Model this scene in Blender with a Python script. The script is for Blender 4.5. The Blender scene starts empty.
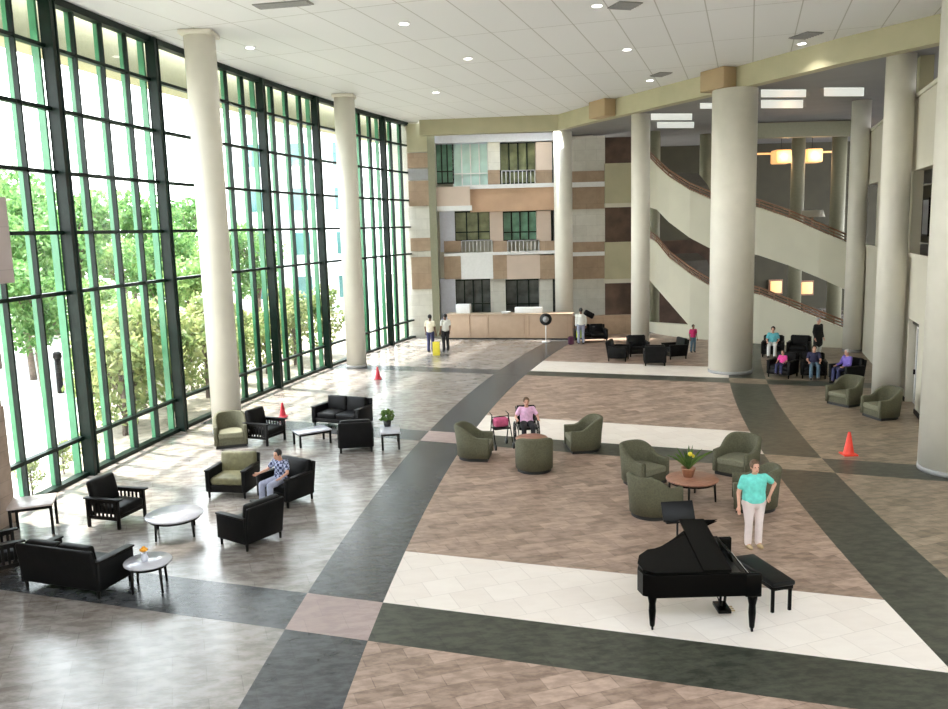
import bpy, bmesh, math, random
from mathutils import Vector, Matrix
C = bpy.context.scene
COL = C.collection
PI = math.pi
rnd = random.Random(7)

# ------------------------------------------------------------------ camera
FPX, CX, CY, CAMH = 836.0, 474.0, 354.5, 6.0
_down = Vector((625 - CX, 5900 - CY, FPX)).normalized()
_Y = (Vector((0, 0, 1)) - _down * _down.z).normalized()
_X = _down.cross(_Y)
_Z = -_down
cd = bpy.data.cameras.new('camera'); cam = bpy.data.objects.new('camera', cd); COL.objects.link(cam)
cd.sensor_width = 36; cd.lens = 36 * FPX / 948; cd.clip_end = 500
def c2w(v): return Vector((_X.dot(v), _Y.dot(v), _Z.dot(v)))
_r, _u, _b = c2w(Vector((1, 0, 0))), c2w(Vector((0, -1, 0))), c2w(Vector((0, 0, -1)))
M = Matrix.Identity(4)
for i in range(3):
    M[i][0], M[i][1], M[i][2] = _r[i], _u[i], _b[i]
M[2][3] = CAMH
cam.matrix_world = M
C.camera = cam

# ------------------------------------------------------------------ world, sun, exposure
w = bpy.data.worlds.new('sky'); C.world = w; w.use_nodes = True
nt = w.node_tree; bg = nt.nodes['Background']
tc = nt.nodes.new('ShaderNodeTexCoord'); sep = nt.nodes.new('ShaderNodeSeparateXYZ')
rampn = nt.nodes.new('ShaderNodeValToRGB')
nt.links.new(tc.outputs['Generated'], sep.inputs[0]); nt.links.new(sep.outputs['Z'], rampn.inputs[0])
rampn.color_ramp.elements[0].color = (1.0, 1.0, 1.0, 1); rampn.color_ramp.elements[1].color = (0.72, 0.86, 1.0, 1)
nt.links.new(rampn.outputs[0], bg.inputs[0]); bg.inputs[1].default_value = 3.0
sd = bpy.data.lights.new('sun', 'SUN'); sd.energy = 6.0; sd.angle = math.radians(4); sd.color = (1.0, 0.95, 0.86)
so = bpy.data.objects.new('sun', sd); COL.objects.link(so)
so.rotation_euler = Vector((0.40, -0.22, -1.0)).to_track_quat('-Z', 'Y').to_euler()
C.view_settings.view_transform = 'Standard'; C.view_settings.look = 'None'
C.view_settings.exposure = 1.8; C.view_settings.gamma = 1
C.view_settings.use_curve_mapping = False
C.cycles.max_bounces = 10; C.cycles.diffuse_bounces = 5; C.cycles.transparent_max_bounces = 16
C.cycles.use_denoising = True
C.cycles.sample_clamp_indirect = 8

# ------------------------------------------------------------------ pixel -> place helpers
def ray(u, v): return c2w(Vector((u - CX, v - CY, FPX)))
def fl(u, v, z=0.0):
    r = ray(u, v); t = (z - CAMH) / r.z
    return Vector((r.x * t, r.y * t, z))
def at(u, v, Y):
    r = ray(u, v); t = Y / r.y
    return Vector((r.x * t, Y, CAMH + r.z * t))
def onwall(u, v, p, n):
    r = ray(u, v); o = Vector((0, 0, CAMH)); n = Vector((n[0], n[1], 0)); p = Vector((p[0], p[1], 0))
    t = (p - o).dot(n) / r.dot(n)
    return o + r * t

# ------------------------------------------------------------------ materials
def mat(name, col, rough=0.5, metal=0.0, var=0.0, scale=8.0, emit=None, estr=0, spec=0.5, bump=0.0, stretch=None, col2=None, coat=0):
    m = bpy.data.materials.new(name); m.use_nodes = True
    n = m.node_tree.nodes; l = m.node_tree.links; b = n['Principled BSDF']
    b.inputs['Base Color'].default_value = (*col, 1); b.inputs['Roughness'].default_value = rough
    b.inputs['Metallic'].default_value = metal; b.inputs['Specular IOR Level'].default_value = spec
    if coat: b.inputs['Coat Weight'].default_value = coat; b.inputs['Coat Roughness'].default_value = .06
    if var or bump or col2:
        t = n.new('ShaderNodeTexCoord'); no = n.new('ShaderNodeTexNoise'); no.inputs['Scale'].default_value = scale
        no.inputs['Detail'].default_value = 4
        mp = n.new('ShaderNodeMapping')
        if stretch: mp.inputs['Scale'].default_value = stretch
        l.new(t.outputs['Object'], mp.inputs[0]); l.new(mp.outputs[0], no.inputs['Vector'])
        if var or col2:
            r = n.new('ShaderNodeValToRGB')
            c2 = col2 or tuple(min(1, c * (1 + var)) for c in col); c1 = col if col2 else tuple(c * (1 - var) for c in col)
            r.color_ramp.elements[0].position = .32; r.color_ramp.elements[1].position = .68
            r.color_ramp.elements[0].color = (*c1, 1); r.color_ramp.elements[1].color = (*c2, 1)
            l.new(no.outputs[0], r.inputs[0]); l.new(r.outputs[0], b.inputs['Base Color'])
        if bump:
            bp = n.new('ShaderNodeBump'); bp.inputs['Strength'].default_value = bump; bp.inputs['Distance'].default_value = .02
            l.new(no.outputs[0], bp.inputs['Height']); l.new(bp.outputs[0], b.inputs['Normal'])
    if emit:
        b.inputs['Emission Color'].default_value = (*emit, 1); b.inputs['Emission Strength'].default_value = estr
    return m
def tile(name, c1, c2, mortar, w=.6, h=.3, rough=.3, rot=-.34, nscale=3.0, nmix=.5, c3=None, msize=.006, vert=False, spec=.5):
    m = bpy.data.materials.new(name); m.use_nodes = True
    n = m.node_tree.nodes; l = m.node_tree.links; b = n['Principled BSDF']
    t = n.new('ShaderNodeTexCoord'); mp = n.new('ShaderNodeMapping')
    mp.inputs['Rotation'].default_value = (PI / 2 if vert else 0, 0, 0 if vert else rot)
    l.new(t.outputs['Object'], mp.inputs[0])
    br = n.new('ShaderNodeTexBrick'); l.new(mp.outputs[0], br.inputs['Vector'])
    br.inputs['Scale'].default_value = 1; br.inputs['Brick Width'].default_value = w; br.inputs['Row Height'].default_value = h
    br.inputs['Mortar Size'].default_value = msize; br.inputs['Color1'].default_value = (*c1, 1); br.inputs['Color2'].default_value = (*c2, 1)
    br.inputs['Mortar'].default_value = (*mortar, 1)
    no = n.new('ShaderNodeTexNoise'); no.inputs['Scale'].default_value = nscale; no.inputs['Detail'].default_value = 6; no.inputs['Roughness'].default_value = .65
    mp2 = n.new('ShaderNodeMapping'); mp2.inputs['Scale'].default_value = (1, 1, 1) if vert else (1, 2.2, 1); mp2.inputs['Rotation'].default_value = (0, 0, rot)
    l.new(t.outputs['Object'], mp2.inputs[0]); l.new(mp2.outputs[0], no.inputs['Vector'])
    r = n.new('ShaderNodeValToRGB'); r.color_ramp.elements[0].position = .41; r.color_ramp.elements[1].position = .59
    c3 = c3 or tuple(.6 * a for a in c1)
    r.color_ramp.elements[0].color = (*c3, 1); r.color_ramp.elements[1].color = (*c2, 1)
    l.new(no.outputs[0], r.inputs[0])
    mx = n.new('ShaderNodeMix'); mx.data_type = 'RGBA'; mx.inputs['Factor'].default_value = nmix
    l.new(br.outputs['Color'], mx.inputs['A']); l.new(r.outputs[0], mx.inputs['B']); l.new(mx.outputs['Result'], b.inputs['Base Color'])
    b.inputs['Roughness'].default_value = rough; b.inputs['Specular IOR Level'].default_value = spec
    return m
def leafmat(name, c1, c2):
    m = bpy.data.materials.new(name); m.use_nodes = True
    n = m.node_tree.nodes; l = m.node_tree.links; b = n['Principled BSDF']
    t = n.new('ShaderNodeTexCoord'); no = n.new('ShaderNodeTexNoise'); no.inputs['Scale'].default_value = 2.2
    r = n.new('ShaderNodeValToRGB'); r.color_ramp.elements[0].position = .35; r.color_ramp.elements[1].position = .65
    r.color_ramp.elements[0].color = (*c1, 1); r.color_ramp.elements[1].color = (*c2, 1)
    l.new(t.outputs['Object'], no.inputs['Vector']); l.new(no.outputs[0], r.inputs[0]); l.new(r.outputs[0], b.inputs['Base Color'])
    b.inputs['Roughness'].default_value = .6
    tr = n.new('ShaderNodeBsdfTranslucent'); l.new(r.outputs[0], tr.inputs[0])
    mx = n.new('ShaderNodeMixShader'); mx.inputs[0].default_value = .45
    l.new(b.outputs[0], mx.inputs[1]); l.new(tr.outputs[0], mx.inputs[2]); l.new(mx.outputs[0], n['Material Output'].inputs[0])
    return m
def glassmat(name, tint, refl=.06):
    m = bpy.data.materials.new(name); m.use_nodes = True
    n = m.node_tree.nodes; l = m.node_tree.links; n.remove(n['Principled BSDF'])
    t = n.new('ShaderNodeBsdfTransparent'); t.inputs[0].default_value = (*tint, 1)
    g = n.new('ShaderNodeBsdfGlossy'); g.inputs['Roughness'].default_value = .02
    f = n.new('ShaderNodeLayerWeight'); f.inputs['Blend'].default_value = .5
    pw = n.new('ShaderNodeMath'); pw.operation = 'POWER'; pw.inputs[1].default_value = 5
    ml = n.new('ShaderNodeMath'); ml.operation = 'MULTIPLY_ADD'; ml.inputs[1].default_value = .5; ml.inputs[2].default_value = .03
    l.new(f.outputs['Facing'], pw.inputs[0]); l.new(pw.outputs[0], ml.inputs[0])
    mx = n.new('ShaderNodeMixShader')
    l.new(ml.outputs[0], mx.inputs[0]); l.new(t.outputs[0], mx.inputs[1]); l.new(g.outputs[0], mx.inputs[2])
    l.new(mx.outputs[0], n['Material Output'].inputs[0])
    return m
MT = {}
MT['white_col'] = mat('column paint', (.74, .71, .63), .5, var=.03, scale=2)
MT['ceil'] = mat('ceiling paint', (.83, .83, .83), .7, var=.02, scale=.5)
MT['fascia'] = mat('fascia paint', (.45, .42, .28), .6, var=.06, scale=1)
MT['fascia_block'] = mat('fascia block', (.40, .29, .17), .6, var=.06, scale=1)
MT['ramp'] = mat('ramp wall paint', (.60, .58, .47), .6, var=.03, scale=1)
MT['cream'] = mat('cream wall', (.60, .57, .48), .6, var=.03, scale=1)
MT['brown_panel'] = tile('brown panel', (.36, .25, .17), (.40, .29, .20), (.22, .16, .11), 1.2, .9, .5, vert=True, nmix=.25)
MT['peach_panel'] = mat('peach panel', (.55, .36, .24), .55, var=.08, scale=1)
MT['pink_panel'] = mat('pale pink panel', (.62, .50, .42), .55, var=.05, scale=1)
MT['stone_panel'] = tile('pale stone cladding', (.58, .56, .50), (.66, .64, .58), (.40, .38, .34), 1.2, .6, .6, vert=True, nmix=.3, c3=(.52, .5, .45))
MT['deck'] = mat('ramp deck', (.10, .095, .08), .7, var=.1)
MT['olive_col'] = mat('olive column paint', (.25, .245, .17), .6, var=.05)
MT['dark_recess'] = mat('shadowed interior wall', (.036, .032, .015), .7, var=.15, scale=1)  # low light of the back hall is put into this near-black colour
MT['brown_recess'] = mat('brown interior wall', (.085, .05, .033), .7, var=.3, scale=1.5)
MT['soffit'] = mat('soffit paint', (.25, .25, .25), .7, var=.04, scale=1)
MT['mull'] = mat('dark green window metal', (.003, .012, .008), .4, var=.3, scale=3, spec=.2)
MT['fin'] = mat('green window fin', (.045, .19, .09), .35, var=.2, scale=2)
MT['black_leather'] = mat('black leather', (.005, .005, .0055), .45, var=.3, scale=6, bump=.12, spec=.16)
MT['black_wood'] = mat('black stained wood', (.006, .005, .0045), .45, var=.4, scale=10, stretch=(1, 1, .15), spec=.2)
MT['piano'] = mat('piano lacquer', (.0018, .0018, .0018), .24, var=.1, spec=.10)
MT['dark_metal'] = mat('dark metal', (.008, .008, .009), .4, metal=.2, var=.1, spec=.2)
MT['olive_fab'] = mat('olive upholstery', (.098, .094, .058), .85, var=.18, scale=30)
MT['olive_lite'] = mat('olive cushion upholstery', (.175, .17, .115), .85, var=.15, scale=30)
MT['olive_leather'] = mat('olive leather seat', (.16, .15, .08), .5, var=.2, scale=10)
MT['plinth'] = mat('black plinth', (.012, .012, .012), .5, var=.1)
MT['wood_top'] = mat('red brown table wood', (.30, .14, .09), .35, var=.25, scale=4, stretch=(1, 6, 1))
MT['pale_top'] = mat('pale laminate top', (.50, .50, .56), .12, var=.05, scale=4, spec=.6)
MT['pink_top'] = mat('pinkish stone top', (.52, .44, .42), .3, var=.1, scale=8)
MT['cone'] = mat('orange cone plastic', (.80, .045, .02), .45, var=.08)
MT['cone_red'] = mat('red cone plastic', (.50, .02, .04), .45, var=.08)
MT['counter'] = tile('counter panel', (.44, .31, .22), (.50, .36, .26), (.30, .21, .15), 2.2, 3, .45, vert=True, nmix=.3, c3=(.42, .30, .21))
MT['counter_top'] = mat('counter top', (.50, .38, .28), .3, var=.1, scale=5)
MT['tan'] = mat('tan post', (.48, .36, .20), .5, var=.1)
MT['lamp_white'] = mat('downlight lens', (.9, .9, .88), .4, emit=(1, .97, .9), estr=3.0, var=.01)
MT['sky_panel'] = mat('fluorescent lens', (.9, .9, .9), .4, emit=(.90, .97, .90), estr=.14, var=.01)
MT['warm'] = mat('warm lamp shade', (.9, .6, .3), .5, emit=(1, .45, .16), estr=.24, var=.05)
MT['grille'] = mat('grey grille', (.22, .22, .22), .5, var=.1, scale=20)
MT['rail'] = mat('brown handrail', (.22, .11, .06), .4, var=.2)
MT['white'] = mat('white laminate', (.80, .80, .80), .4, var=.03)
MT['grey'] = mat('grey plastic', (.35, .35, .36), .5, var=.05)
MT['yellow'] = mat('yellow plastic', (.75, .62, .04), .45, var=.06)
MT['lime'] = mat('lime bag', (.55, .75, .03), .5, var=.06)
MT['orange_petal'] = mat('orange petal', (.85, .35, .02), .6, var=.2, scale=40)
MT['vase'] = glassmat('vase glass', (.7, .75, .85))
MT['leaf'] = leafmat('houseplant leaf', (.05, .13, .03), (.22, .32, .08))
MT['pot'] = mat('terracotta pot', (.35, .16, .09), .6, var=.15)
MT['bark'] = mat('tree bark', (.12, .09, .07), .8, var=.3, scale=6, bump=.3)
MT['tleaf'] = leafmat('green tree leaf', (.05, .15, .035), (.20, .34, .11))
MT['tleaf2'] = leafmat('light tree leaf', (.10, .22, .06), (.30, .40, .14))
MT['sleaf'] = leafmat('olive shrub leaf', (.14, .22, .07), (.40, .42, .18))
MT['ground'] = mat('garden gravel', (.34, .30, .24), .9, var=.3, scale=3)
MT['lawn'] = mat('lawn', (.16, .32, .09), .9, var=.3, scale=4)
MT['path'] = mat('concrete path', (.42, .415, .41), .8, var=.06, scale=1)
MT['road'] = mat('car park asphalt', (.30, .30, .31), .85, var=.1, scale=1)
MT['bld'] = mat('white rendered wall', (.80, .82, .82), .7, var=.03, scale=.5)
MT['teal_glass'] = mat('teal window glass', (.06, .16, .16), .1, var=.2, scale=.6)
MT['grey_glass'] = mat('grey window glass', (.10, .11, .11), .12, var=.5, scale=1.2)
MT['pale_glass'] = mat('pale cyan window glass', (.58, .78, .74), .15, var=.12, scale=1)
MT['olive_glass'] = mat('olive window glass', (.24, .26, .14), .15, var=.35, scale=1.5)
MT['green_glass'] = mat('green window glass', (.14, .34, .24), .15, var=.3, scale=1.5)
MT['lilac'] = mat('lilac white panel', (.66, .68, .80), .5, var=.04)
MT['beige_soffit'] = mat('beige overhang', (.46, .43, .27), .7, var=.05)
MT['skin'] = mat('skin', (.62, .34, .25), .55, var=.05, scale=12)
MT['skin_dark'] = mat('brown skin', (.20, .10, .065), .55, var=.05, scale=12)
MT['hair_br'] = mat('brown hair', (.12, .07, .04), .6, var=.3, scale=40)
MT['hair_bl'] = mat('black hair', (.012, .010, .010), .5, var=.3, scale=40)
MT['hair_gr'] = mat('grey hair', (.45, .43, .42), .6, var=.2, scale=40)
MT['eye'] = mat('eye', (.02, .015, .015), .2, var=.1)
MT['lips'] = mat('lips', (.45, .10, .10), .5, var=.05)
def cloth(n, c, v=.12): 
    if n not in MT: MT[n] = mat(n, c, .85, var=v, scale=14, bump=.1)
    return MT[n]
# floor finishes
MT['f_grey'] = tile('pale grey floor tile', (.21, .175, .15), (.36, .33, .31), (.15, .13, .115), .9, .45, .22, nmix=.55, c3=(.14, .118, .10), nscale=2.6, spec=.9)
MT['f_brown'] = tile('brown slate floor tile', (.20, .135, .10), (.48, .345, .275), (.15, .10, .075), .6, .3, .38, nmix=.42, c3=(.15, .098, .073), nscale=3.0, spec=.4)
MT['f_slate'] = tile('dark slate floor tile', (.045, .049, .055), (.085, .088, .096), (.05, .05, .05), .6, .6, .24, nmix=.6, c3=(.018, .021, .024), nscale=3.5, spec=.5)
MT['f_green'] = tile('green slate floor tile', (.034, .036, .027), (.078, .08, .06), (.03, .03, .025), .6, .6, .36, nmix=.6, c3=(.016, .018, .014), nscale=3.5, spec=.35)
MT['f_white'] = tile('cream white floor tile', (.78, .70, .64), (.84, .77, .71), (.62, .55, .50), .6, .6, .36, nmix=.25, c3=(.74, .66, .60), nscale=2, spec=.35)
MT['f_pink'] = tile('pink slate floor tile', (.34, .255, .24), (.42, .32, .30), (.26, .2, .19), .6, .6, .38, nmix=.5, c3=(.28, .2, .19), nscale=3)
MT['f_oliv'] = tile('olive brown floor tile', (.16, .127, .09), (.37, .285, .21), (.09, .07, .05), .6, .3, .38, nmix=.42, c3=(.10, .083, .06), nscale=3.0, spec=.35)
# ceiling with long seams along (0.33, 1)
def seam_ceiling():
    m = bpy.data.materials.new('panelled ceiling'); m.use_nodes = True
    n = m.node_tree.nodes; l = m.node_tree.links; b = n['Principled BSDF']
    t = n.new('ShaderNodeTexCoord'); mp = n.new('ShaderNodeMapping'); mp.inputs['Rotation'].default_value = (0, 0, -math.atan2(1, .33))
    br = n.new('ShaderNodeTexBrick'); l.new(t.outputs['Object'], mp.inputs[0]); l.new(mp.outputs[0], br.inputs['Vector'])
    br.inputs['Scale'].default_value = 1; br.inputs['Brick Width'].default_value = 4.2; br.inputs['Row Height'].default_value = 1.25; br.offset = 0
    br.inputs['Mortar Size'].default_value = .018
    br.inputs['Color1'].default_value = (.79, .80, .83, 1); br.inputs['Color2'].default_value = (.81, .82, .85, 1); br.inputs['Mortar'].default_value = (.50, .50, .50, 1)
    l.new(br.outputs[0], b.inputs['Base Color']); b.inputs['Roughness'].default_value = .6
    return m
MT['ceil'] = seam_ceiling()
GLASS = glassmat('window glass', (.965, .975, .97))

# ------------------------------------------------------------------ mesh helpers
class MB:
    def __init__(s): s.bm = bmesh.new()
    def _add(s, b, mtx=None, smooth=True):
        if mtx is not None: bmesh.ops.transform(b, matrix=mtx, verts=b.verts)
        for f in b.faces: f.smooth = smooth
        me = bpy.data.meshes.new('t'); b.to_mesh(me); b.free(); s.bm.from_mesh(me); bpy.data.meshes.remove(me); return s
    def box(s, c, size, rot=(0, 0, 0), bev=0.0, seg=2):
        b = bmesh.new(); bmesh.ops.create_cube(b, size=1)
        bmesh.ops.scale(b, vec=size, verts=b.verts)
        if bev: bmesh.ops.bevel(b, geom=b.edges[:], offset=min(bev, min(size) * .49), segments=seg, profile=.5, affect='EDGES')
        from mathutils import Euler
        return s._add(b, Matrix.Translation(c) @ Euler(rot).to_matrix().to_4x4(), bool(bev))
    def cyl(s, p0, p1, r0, r1=None, seg=16, smooth=True):
        p0, p1 = Vector(p0), Vector(p1); r1 = r0 if r1 is None else r1
        b = bmesh.new(); L = (p1 - p0).length
        bmesh.ops.create_cone(b, cap_ends=True, segments=seg, radius1=r0, radius2=r1, depth=L)
        q = (p1 - p0).to_track_quat('Z', 'Y')
        return s._add(b, Matrix.Translation((p0 + p1) / 2) @ q.to_matrix().to_4x4(), smooth)
    def sph(s, c, r, sc=(1, 1, 1), rot=None, seg=16):
        b = bmesh.new(); bmesh.ops.create_uvsphere(b, u_segments=seg, v_segments=max(6, seg // 2 + 2), radius=r)
        m = Matrix.Translation(c) @ (rot.to_4x4() if rot else Matrix.Identity(4)) @ Matrix.Diagonal((*sc, 1))
        return s._add(b, m)
    def lathe(s, prof, c=(0, 0, 0), seg=24, smooth=True):
        b = bmesh.new(); rings = []
        for r, z in prof:
            if r < 1e-5: rings.append([b.verts.new((0, 0, z))])
            else: rings.append([b.verts.new((r * math.cos(2 * PI * i / seg), r * math.sin(2 * PI * i / seg), z)) for i in range(seg)])
        for a, d in zip(rings, rings[1:]):
            for i in range(seg):
                j = (i + 1) % seg
                if len(a) == 1 and len(d) > 1: b.faces.new((a[0], d[i], d[j]))
                elif len(d) == 1 and len(a) > 1: b.faces.new((a[i], a[j], d[0]))
                elif len(a) > 1: b.faces.new((a[i], a[j], d[j], d[i]))
        bmesh.ops.recalc_face_normals(b, faces=b.faces)
        return s._add(b, Matrix.Translation(c), smooth)
    def prism(s, poly, z0, z1, mtx=None, bev=0):
        b = bmesh.new()
        lo = [b.verts.new((x, y, z0)) for x, y in poly]; hi = [b.verts.new((x, y, z1)) for x, y in poly]
        b.faces.new(lo[::-1]); b.faces.new(hi); n = len(poly)
        for i in range(n): b.faces.new((lo[i], lo[(i + 1) % n], hi[(i + 1) % n], hi[i]))
        bmesh.ops.recalc_face_normals(b, faces=b.faces)
        if bev: bmesh.ops.bevel(b, geom=[e for e in b.edges if abs(e.verts[0].co.z - e.verts[1].co.z) < 1e-6], offset=bev, segments=2, profile=.5, affect='EDGES')
        return s._add(b, mtx, False)
    def tube(s, pts, r, seg=8):
        rs = r if isinstance(r, (list, tuple)) else [r] * len(pts)
        b = bmesh.new(); rings = []; pts = [Vector(p) for p in pts]
        for i, p in enumerate(pts):
            d = (pts[min(i + 1, len(pts) - 1)] - pts[max(i - 1, 0)]).normalized()
            a = d.cross(Vector((0, 0, 1)) if abs(d.z) < .95 else Vector((1, 0, 0))).normalized(); c = d.cross(a)
            rings.append([b.verts.new(p + (a * math.cos(2 * PI * k / seg) + c * math.sin(2 * PI * k / seg)) * rs[i]) for k in range(seg)])
        for a, d in zip(rings, rings[1:]):
            for k in range(seg): b.faces.new((a[k], a[(k + 1) % seg], d[(k + 1) % seg], d[k]))
        b.faces.new(rings[0]); b.faces.new(rings[-1][::-1])
        bmesh.ops.recalc_face_normals(b, faces=b.faces)
        return s._add(b)
    def cushion(s, c, size, rot=(0, 0, 0), bev=.06, puff=.03):
        from mathutils import Euler
        b = bmesh.new(); bmesh.ops.create_cube(b, size=1); bmesh.ops.scale(b, vec=size, verts=b.verts)
        bmesh.ops.bevel(b, geom=b.edges[:], offset=min(bev, min(size) * .45), segments=3, profile=.5, affect='EDGES')
        ax = min(range(3), key=lambda i: size[i]); o = [i for i in range(3) if i != ax]
        bmesh.ops.subdivide_edges(b, edges=[e for e in b.edges if e.calc_length() > min(size) * .6], cuts=4, use_grid_fill=True)
        for v in b.verts:
            k = 1.0
            for i in o: k *= max(0, 1 - (2 * v.co[i] / size[i]) ** 2)
            v.co[ax] += math.copysign(puff * k, v.co[ax])
        return s._add(b, Matrix.Translation(c) @ Euler(rot).to_matrix().to_4x4())
    def obj(s, name, m, parent=None, loc=None, rz=0):
        me = bpy.data.meshes.new(name); s.bm.to_mesh(me); s.bm.free()
        o = bpy.data.objects.new(name, me); COL.objects.link(o)
        if m: me.materials.append(MT[m] if isinstance(m, str) else m)
        if parent: o.parent = parent
        if loc is not None: o.location = loc; o.rotation_euler.z = rz
        return o
def tag(o, label=None, cat=None, group=None, kind=None):
    if label: o['label'] = label
    if cat: o['category'] = cat
    if group: o['group'] = group
    if kind: o['kind'] = kind
    return o
def thing(name, label, cat, loc=(0, 0, 0), rz=0, group=None):
    o = bpy.data.objects.new(name, None); COL.objects.link(o); o.location = loc; o.rotation_euler.z = rz; o.empty_display_size = .2
    return tag(o, label, cat, group)
def struct(o): o['kind'] = 'structure'; return o
def copy_tree(o, loc, rz, label=None, group=None, scale=None):
    kids = {}
    for c in bpy.data.objects:
        if c.parent: kids.setdefault(c.parent.name, []).append(c)
    def rec(a, par):
        c = a.copy(); COL.objects.link(c)
        if par: c.parent = par
        for k in kids.get(a.name, []): rec(k, c)
        return c
    r = rec(o, None); r.location = loc; r.rotation_euler.z = rz
    if label: r['label'] = label
    if group: r['group'] = group
    if scale: r.scale = scale
    return r
def face(dx, dy): return math.atan2(dx, -dy)
def wallquad(name, m, pts_bot, pts_top, thick, parent=None, back=True):
    """wall following a path: bottom points and top points (Vectors), thickened to the far side (+n)"""
    b = bmesh.new(); n = len(pts_bot); rows = []
    for i in range(n):
        a = pts_bot[max(0, i - 1)]; d = pts_bot[min(n - 1, i + 1)]
        t = Vector((d.x - a.x, d.y - a.y, 0)).normalized(); nn = Vector((-t.y, t.x, 0)) * thick
        rows.append([b.verts.new(pts_bot[i]), b.verts.new(pts_top[i]), b.verts.new(pts_top[i] + nn), b.verts.new(pts_bot[i] + nn)])
    for a, d in zip(rows, rows[1:]):
        for k in range(4): b.faces.new((a[k], a[(k + 1) % 4], d[(k + 1) % 4], d[k]))
    b.faces.new(rows[0]); b.faces.new(rows[-1][::-1])
    bmesh.ops.recalc_face_normals(b, faces=b.faces)
    q = MB(); q._add(b, None, False)
    return q.obj(name, m, parent)

# ------------------------------------------------------------------ FLOOR
ACX, ACY = 110.0, 4.0
def pol(r, th): return (ACX - r * math.cos(th), ACY + r * math.sin(th))
def sector(r0, r1, t0, t1, n=40):
    a = [pol(r0, t0 + (t1 - t0) * i / n) for i in range(n + 1)]; b = [pol(r1, t1 + (t0 - t1) * i / n) for i in range(n + 1)]
    return a + b
def flat(name, poly, z, m, parent=None):
    b = bmesh.new(); vs = [b.verts.new((x, y, z)) for x, y in poly]; f = b.faces.new(vs)
    bmesh.ops.recalc_face_normals(b, faces=b.faces)
    if f.normal.z < 0: bmesh.ops.reverse_faces(b, faces=[f])
    bmesh.ops.triangulate(b, faces=b.faces[:])
    q = MB(); q._add(b, None, False); return q.obj(name, m, parent)
T0, T1 = -.03, .395
floor = struct(MB().prism(sector(121.4, 55, -.06, .85, 60), -.25, 0).obj('floor', 'f_grey'))
def inl(name, poly, z, m): return struct(flat(name, poly, z, m, floor))
RL0, RL1, RR0, RR1 = 113.3, 111.95, 103.95, 102.6
inl('middle_field', sector(RL1, RR0, T0, T1), .002, 'f_brown')
inl('right_field', sector(RR1, 80, T0, T1), .002, 'f_oliv')
inl('dark_strip', sector(RL0, RL1, T0, T1), .003, 'f_slate')
inl('dark_strip', sector(RR0, RR1, T0, T1), .003, 'f_green')
def arcx(r, line):                       # where the arc of radius r meets the line y = a + b x
    a, b = line; x = ACX - r
    for _ in range(30):
        y = a + b * x; x = ACX - math.sqrt(r * r - (y - ACY) ** 2)
    return (x, a + b * x)
def band(lo, hi, r0, r1, m, z, name):
    n = 8; rs = [r0 + (r1 - r0) * i / n for i in range(n + 1)]
    inl(name, [arcx(r, lo) for r in rs] + [arcx(r, hi) for r in rs[::-1]], z, m)
def ln(x, y, s): return (y - s * x, s)
B1 = (ln(-1.65, 11.61, -.33), ln(-1.56, 12.89, -.333), ln(-1.37, 15.07, -.331))
B2 = (ln(-1.66, 23.45, -.41), ln(-1.36, 24.58, -.40), ln(.38, 26.5, -.41))
B3 = (ln(2.0, 33.75, -.38), ln(2.46, 34.7, -.38), ln(3.55, 37.1, -.40))
for lo, mid, hi in (B1, B2, B3):
    band(lo, mid, 121.0, RL0, 'f_slate', .002, 'cross_band')
    band(lo, mid, RL1, RR0, 'f_green', .004, 'cross_band')
    band(lo, mid, RR1, 92, 'f_green', .004, 'cross_band')
    band(mid, hi, RL1, RR0, 'f_white', .004, 'white_band')
    band(lo, mid, RL0, RL1, 'f_pink' if lo is not B3[0] else 'f_slate', .005, 'crossing_square')
    band(lo, mid, RR0, RR1, 'f_oliv', .005, 'crossing_square')
# ------------------------------------------------------------------ CEILING and fascia
FAS = [(-2.6, 46.0), (4.75, 45.3), (5.85, 42.5), (9.5, 34.6), (10.4, 32.6), (12.2, 28.3), (13.8, 25.4), (16.6, 19.6), (20.5, 10), (24, 0)]
ceil_poly = [pol(121.45, -.02 + .40 * i / 30) for i in range(31)] + FAS
ceiling = struct(MB().prism(ceil_poly, 11.8, 12.3).obj('ceiling', 'ceil'))
def fascia():
    pts_b = [Vector((x, y, 11.0)) for x, y in FAS][::-1]; pts_t = [Vector((x, y, 11.8)) for x, y in FAS][::-1]
    o = wallquad('trim_1', 'fascia', pts_b, pts_t, -.5); return struct(o)
fascia()
# lower soffit behind the fascia
sof = [(x + .2, y + .2) for x, y in FAS[1:]] + [(40, 0), (40, 62), (4.9, 62)]
struct(MB().prism(sof, 11.05, 11.25).obj('ceiling.001', 'soffit'))
for i, (u, v) in enumerate([(602, 109), (718, 80)]):
    p = fl(u, v, 11.4); q = fl(u + 14, v - 5, 11.4)
    d = Vector((.41, -.91, 0)).normalized()
    o = MB().box((0, 0, 0), (1.35, .62, .78), bev=.02).obj('fascia_block', 'fascia_block', None, (p.x, p.y, 11.4), math.atan2(d.y, d.x))
    tag(o, ['brown block on the ceiling fascia left of the slim white column', 'brown block on the ceiling fascia above the thick white column'][i], 'block')

struct(MB().box((7, -5.0, 6), (40, .3, 12.4)).obj('wall_rear_fill_block', 'olive_col'))  # unseen wall added behind the camera, dark, to cut front fill light
struct(MB().box((24.6, 3, 6), (.3, 16, 12.4)).obj('wall_side_fill_block', 'olive_col'))  # unseen wall added to close off fill light from the right
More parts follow.
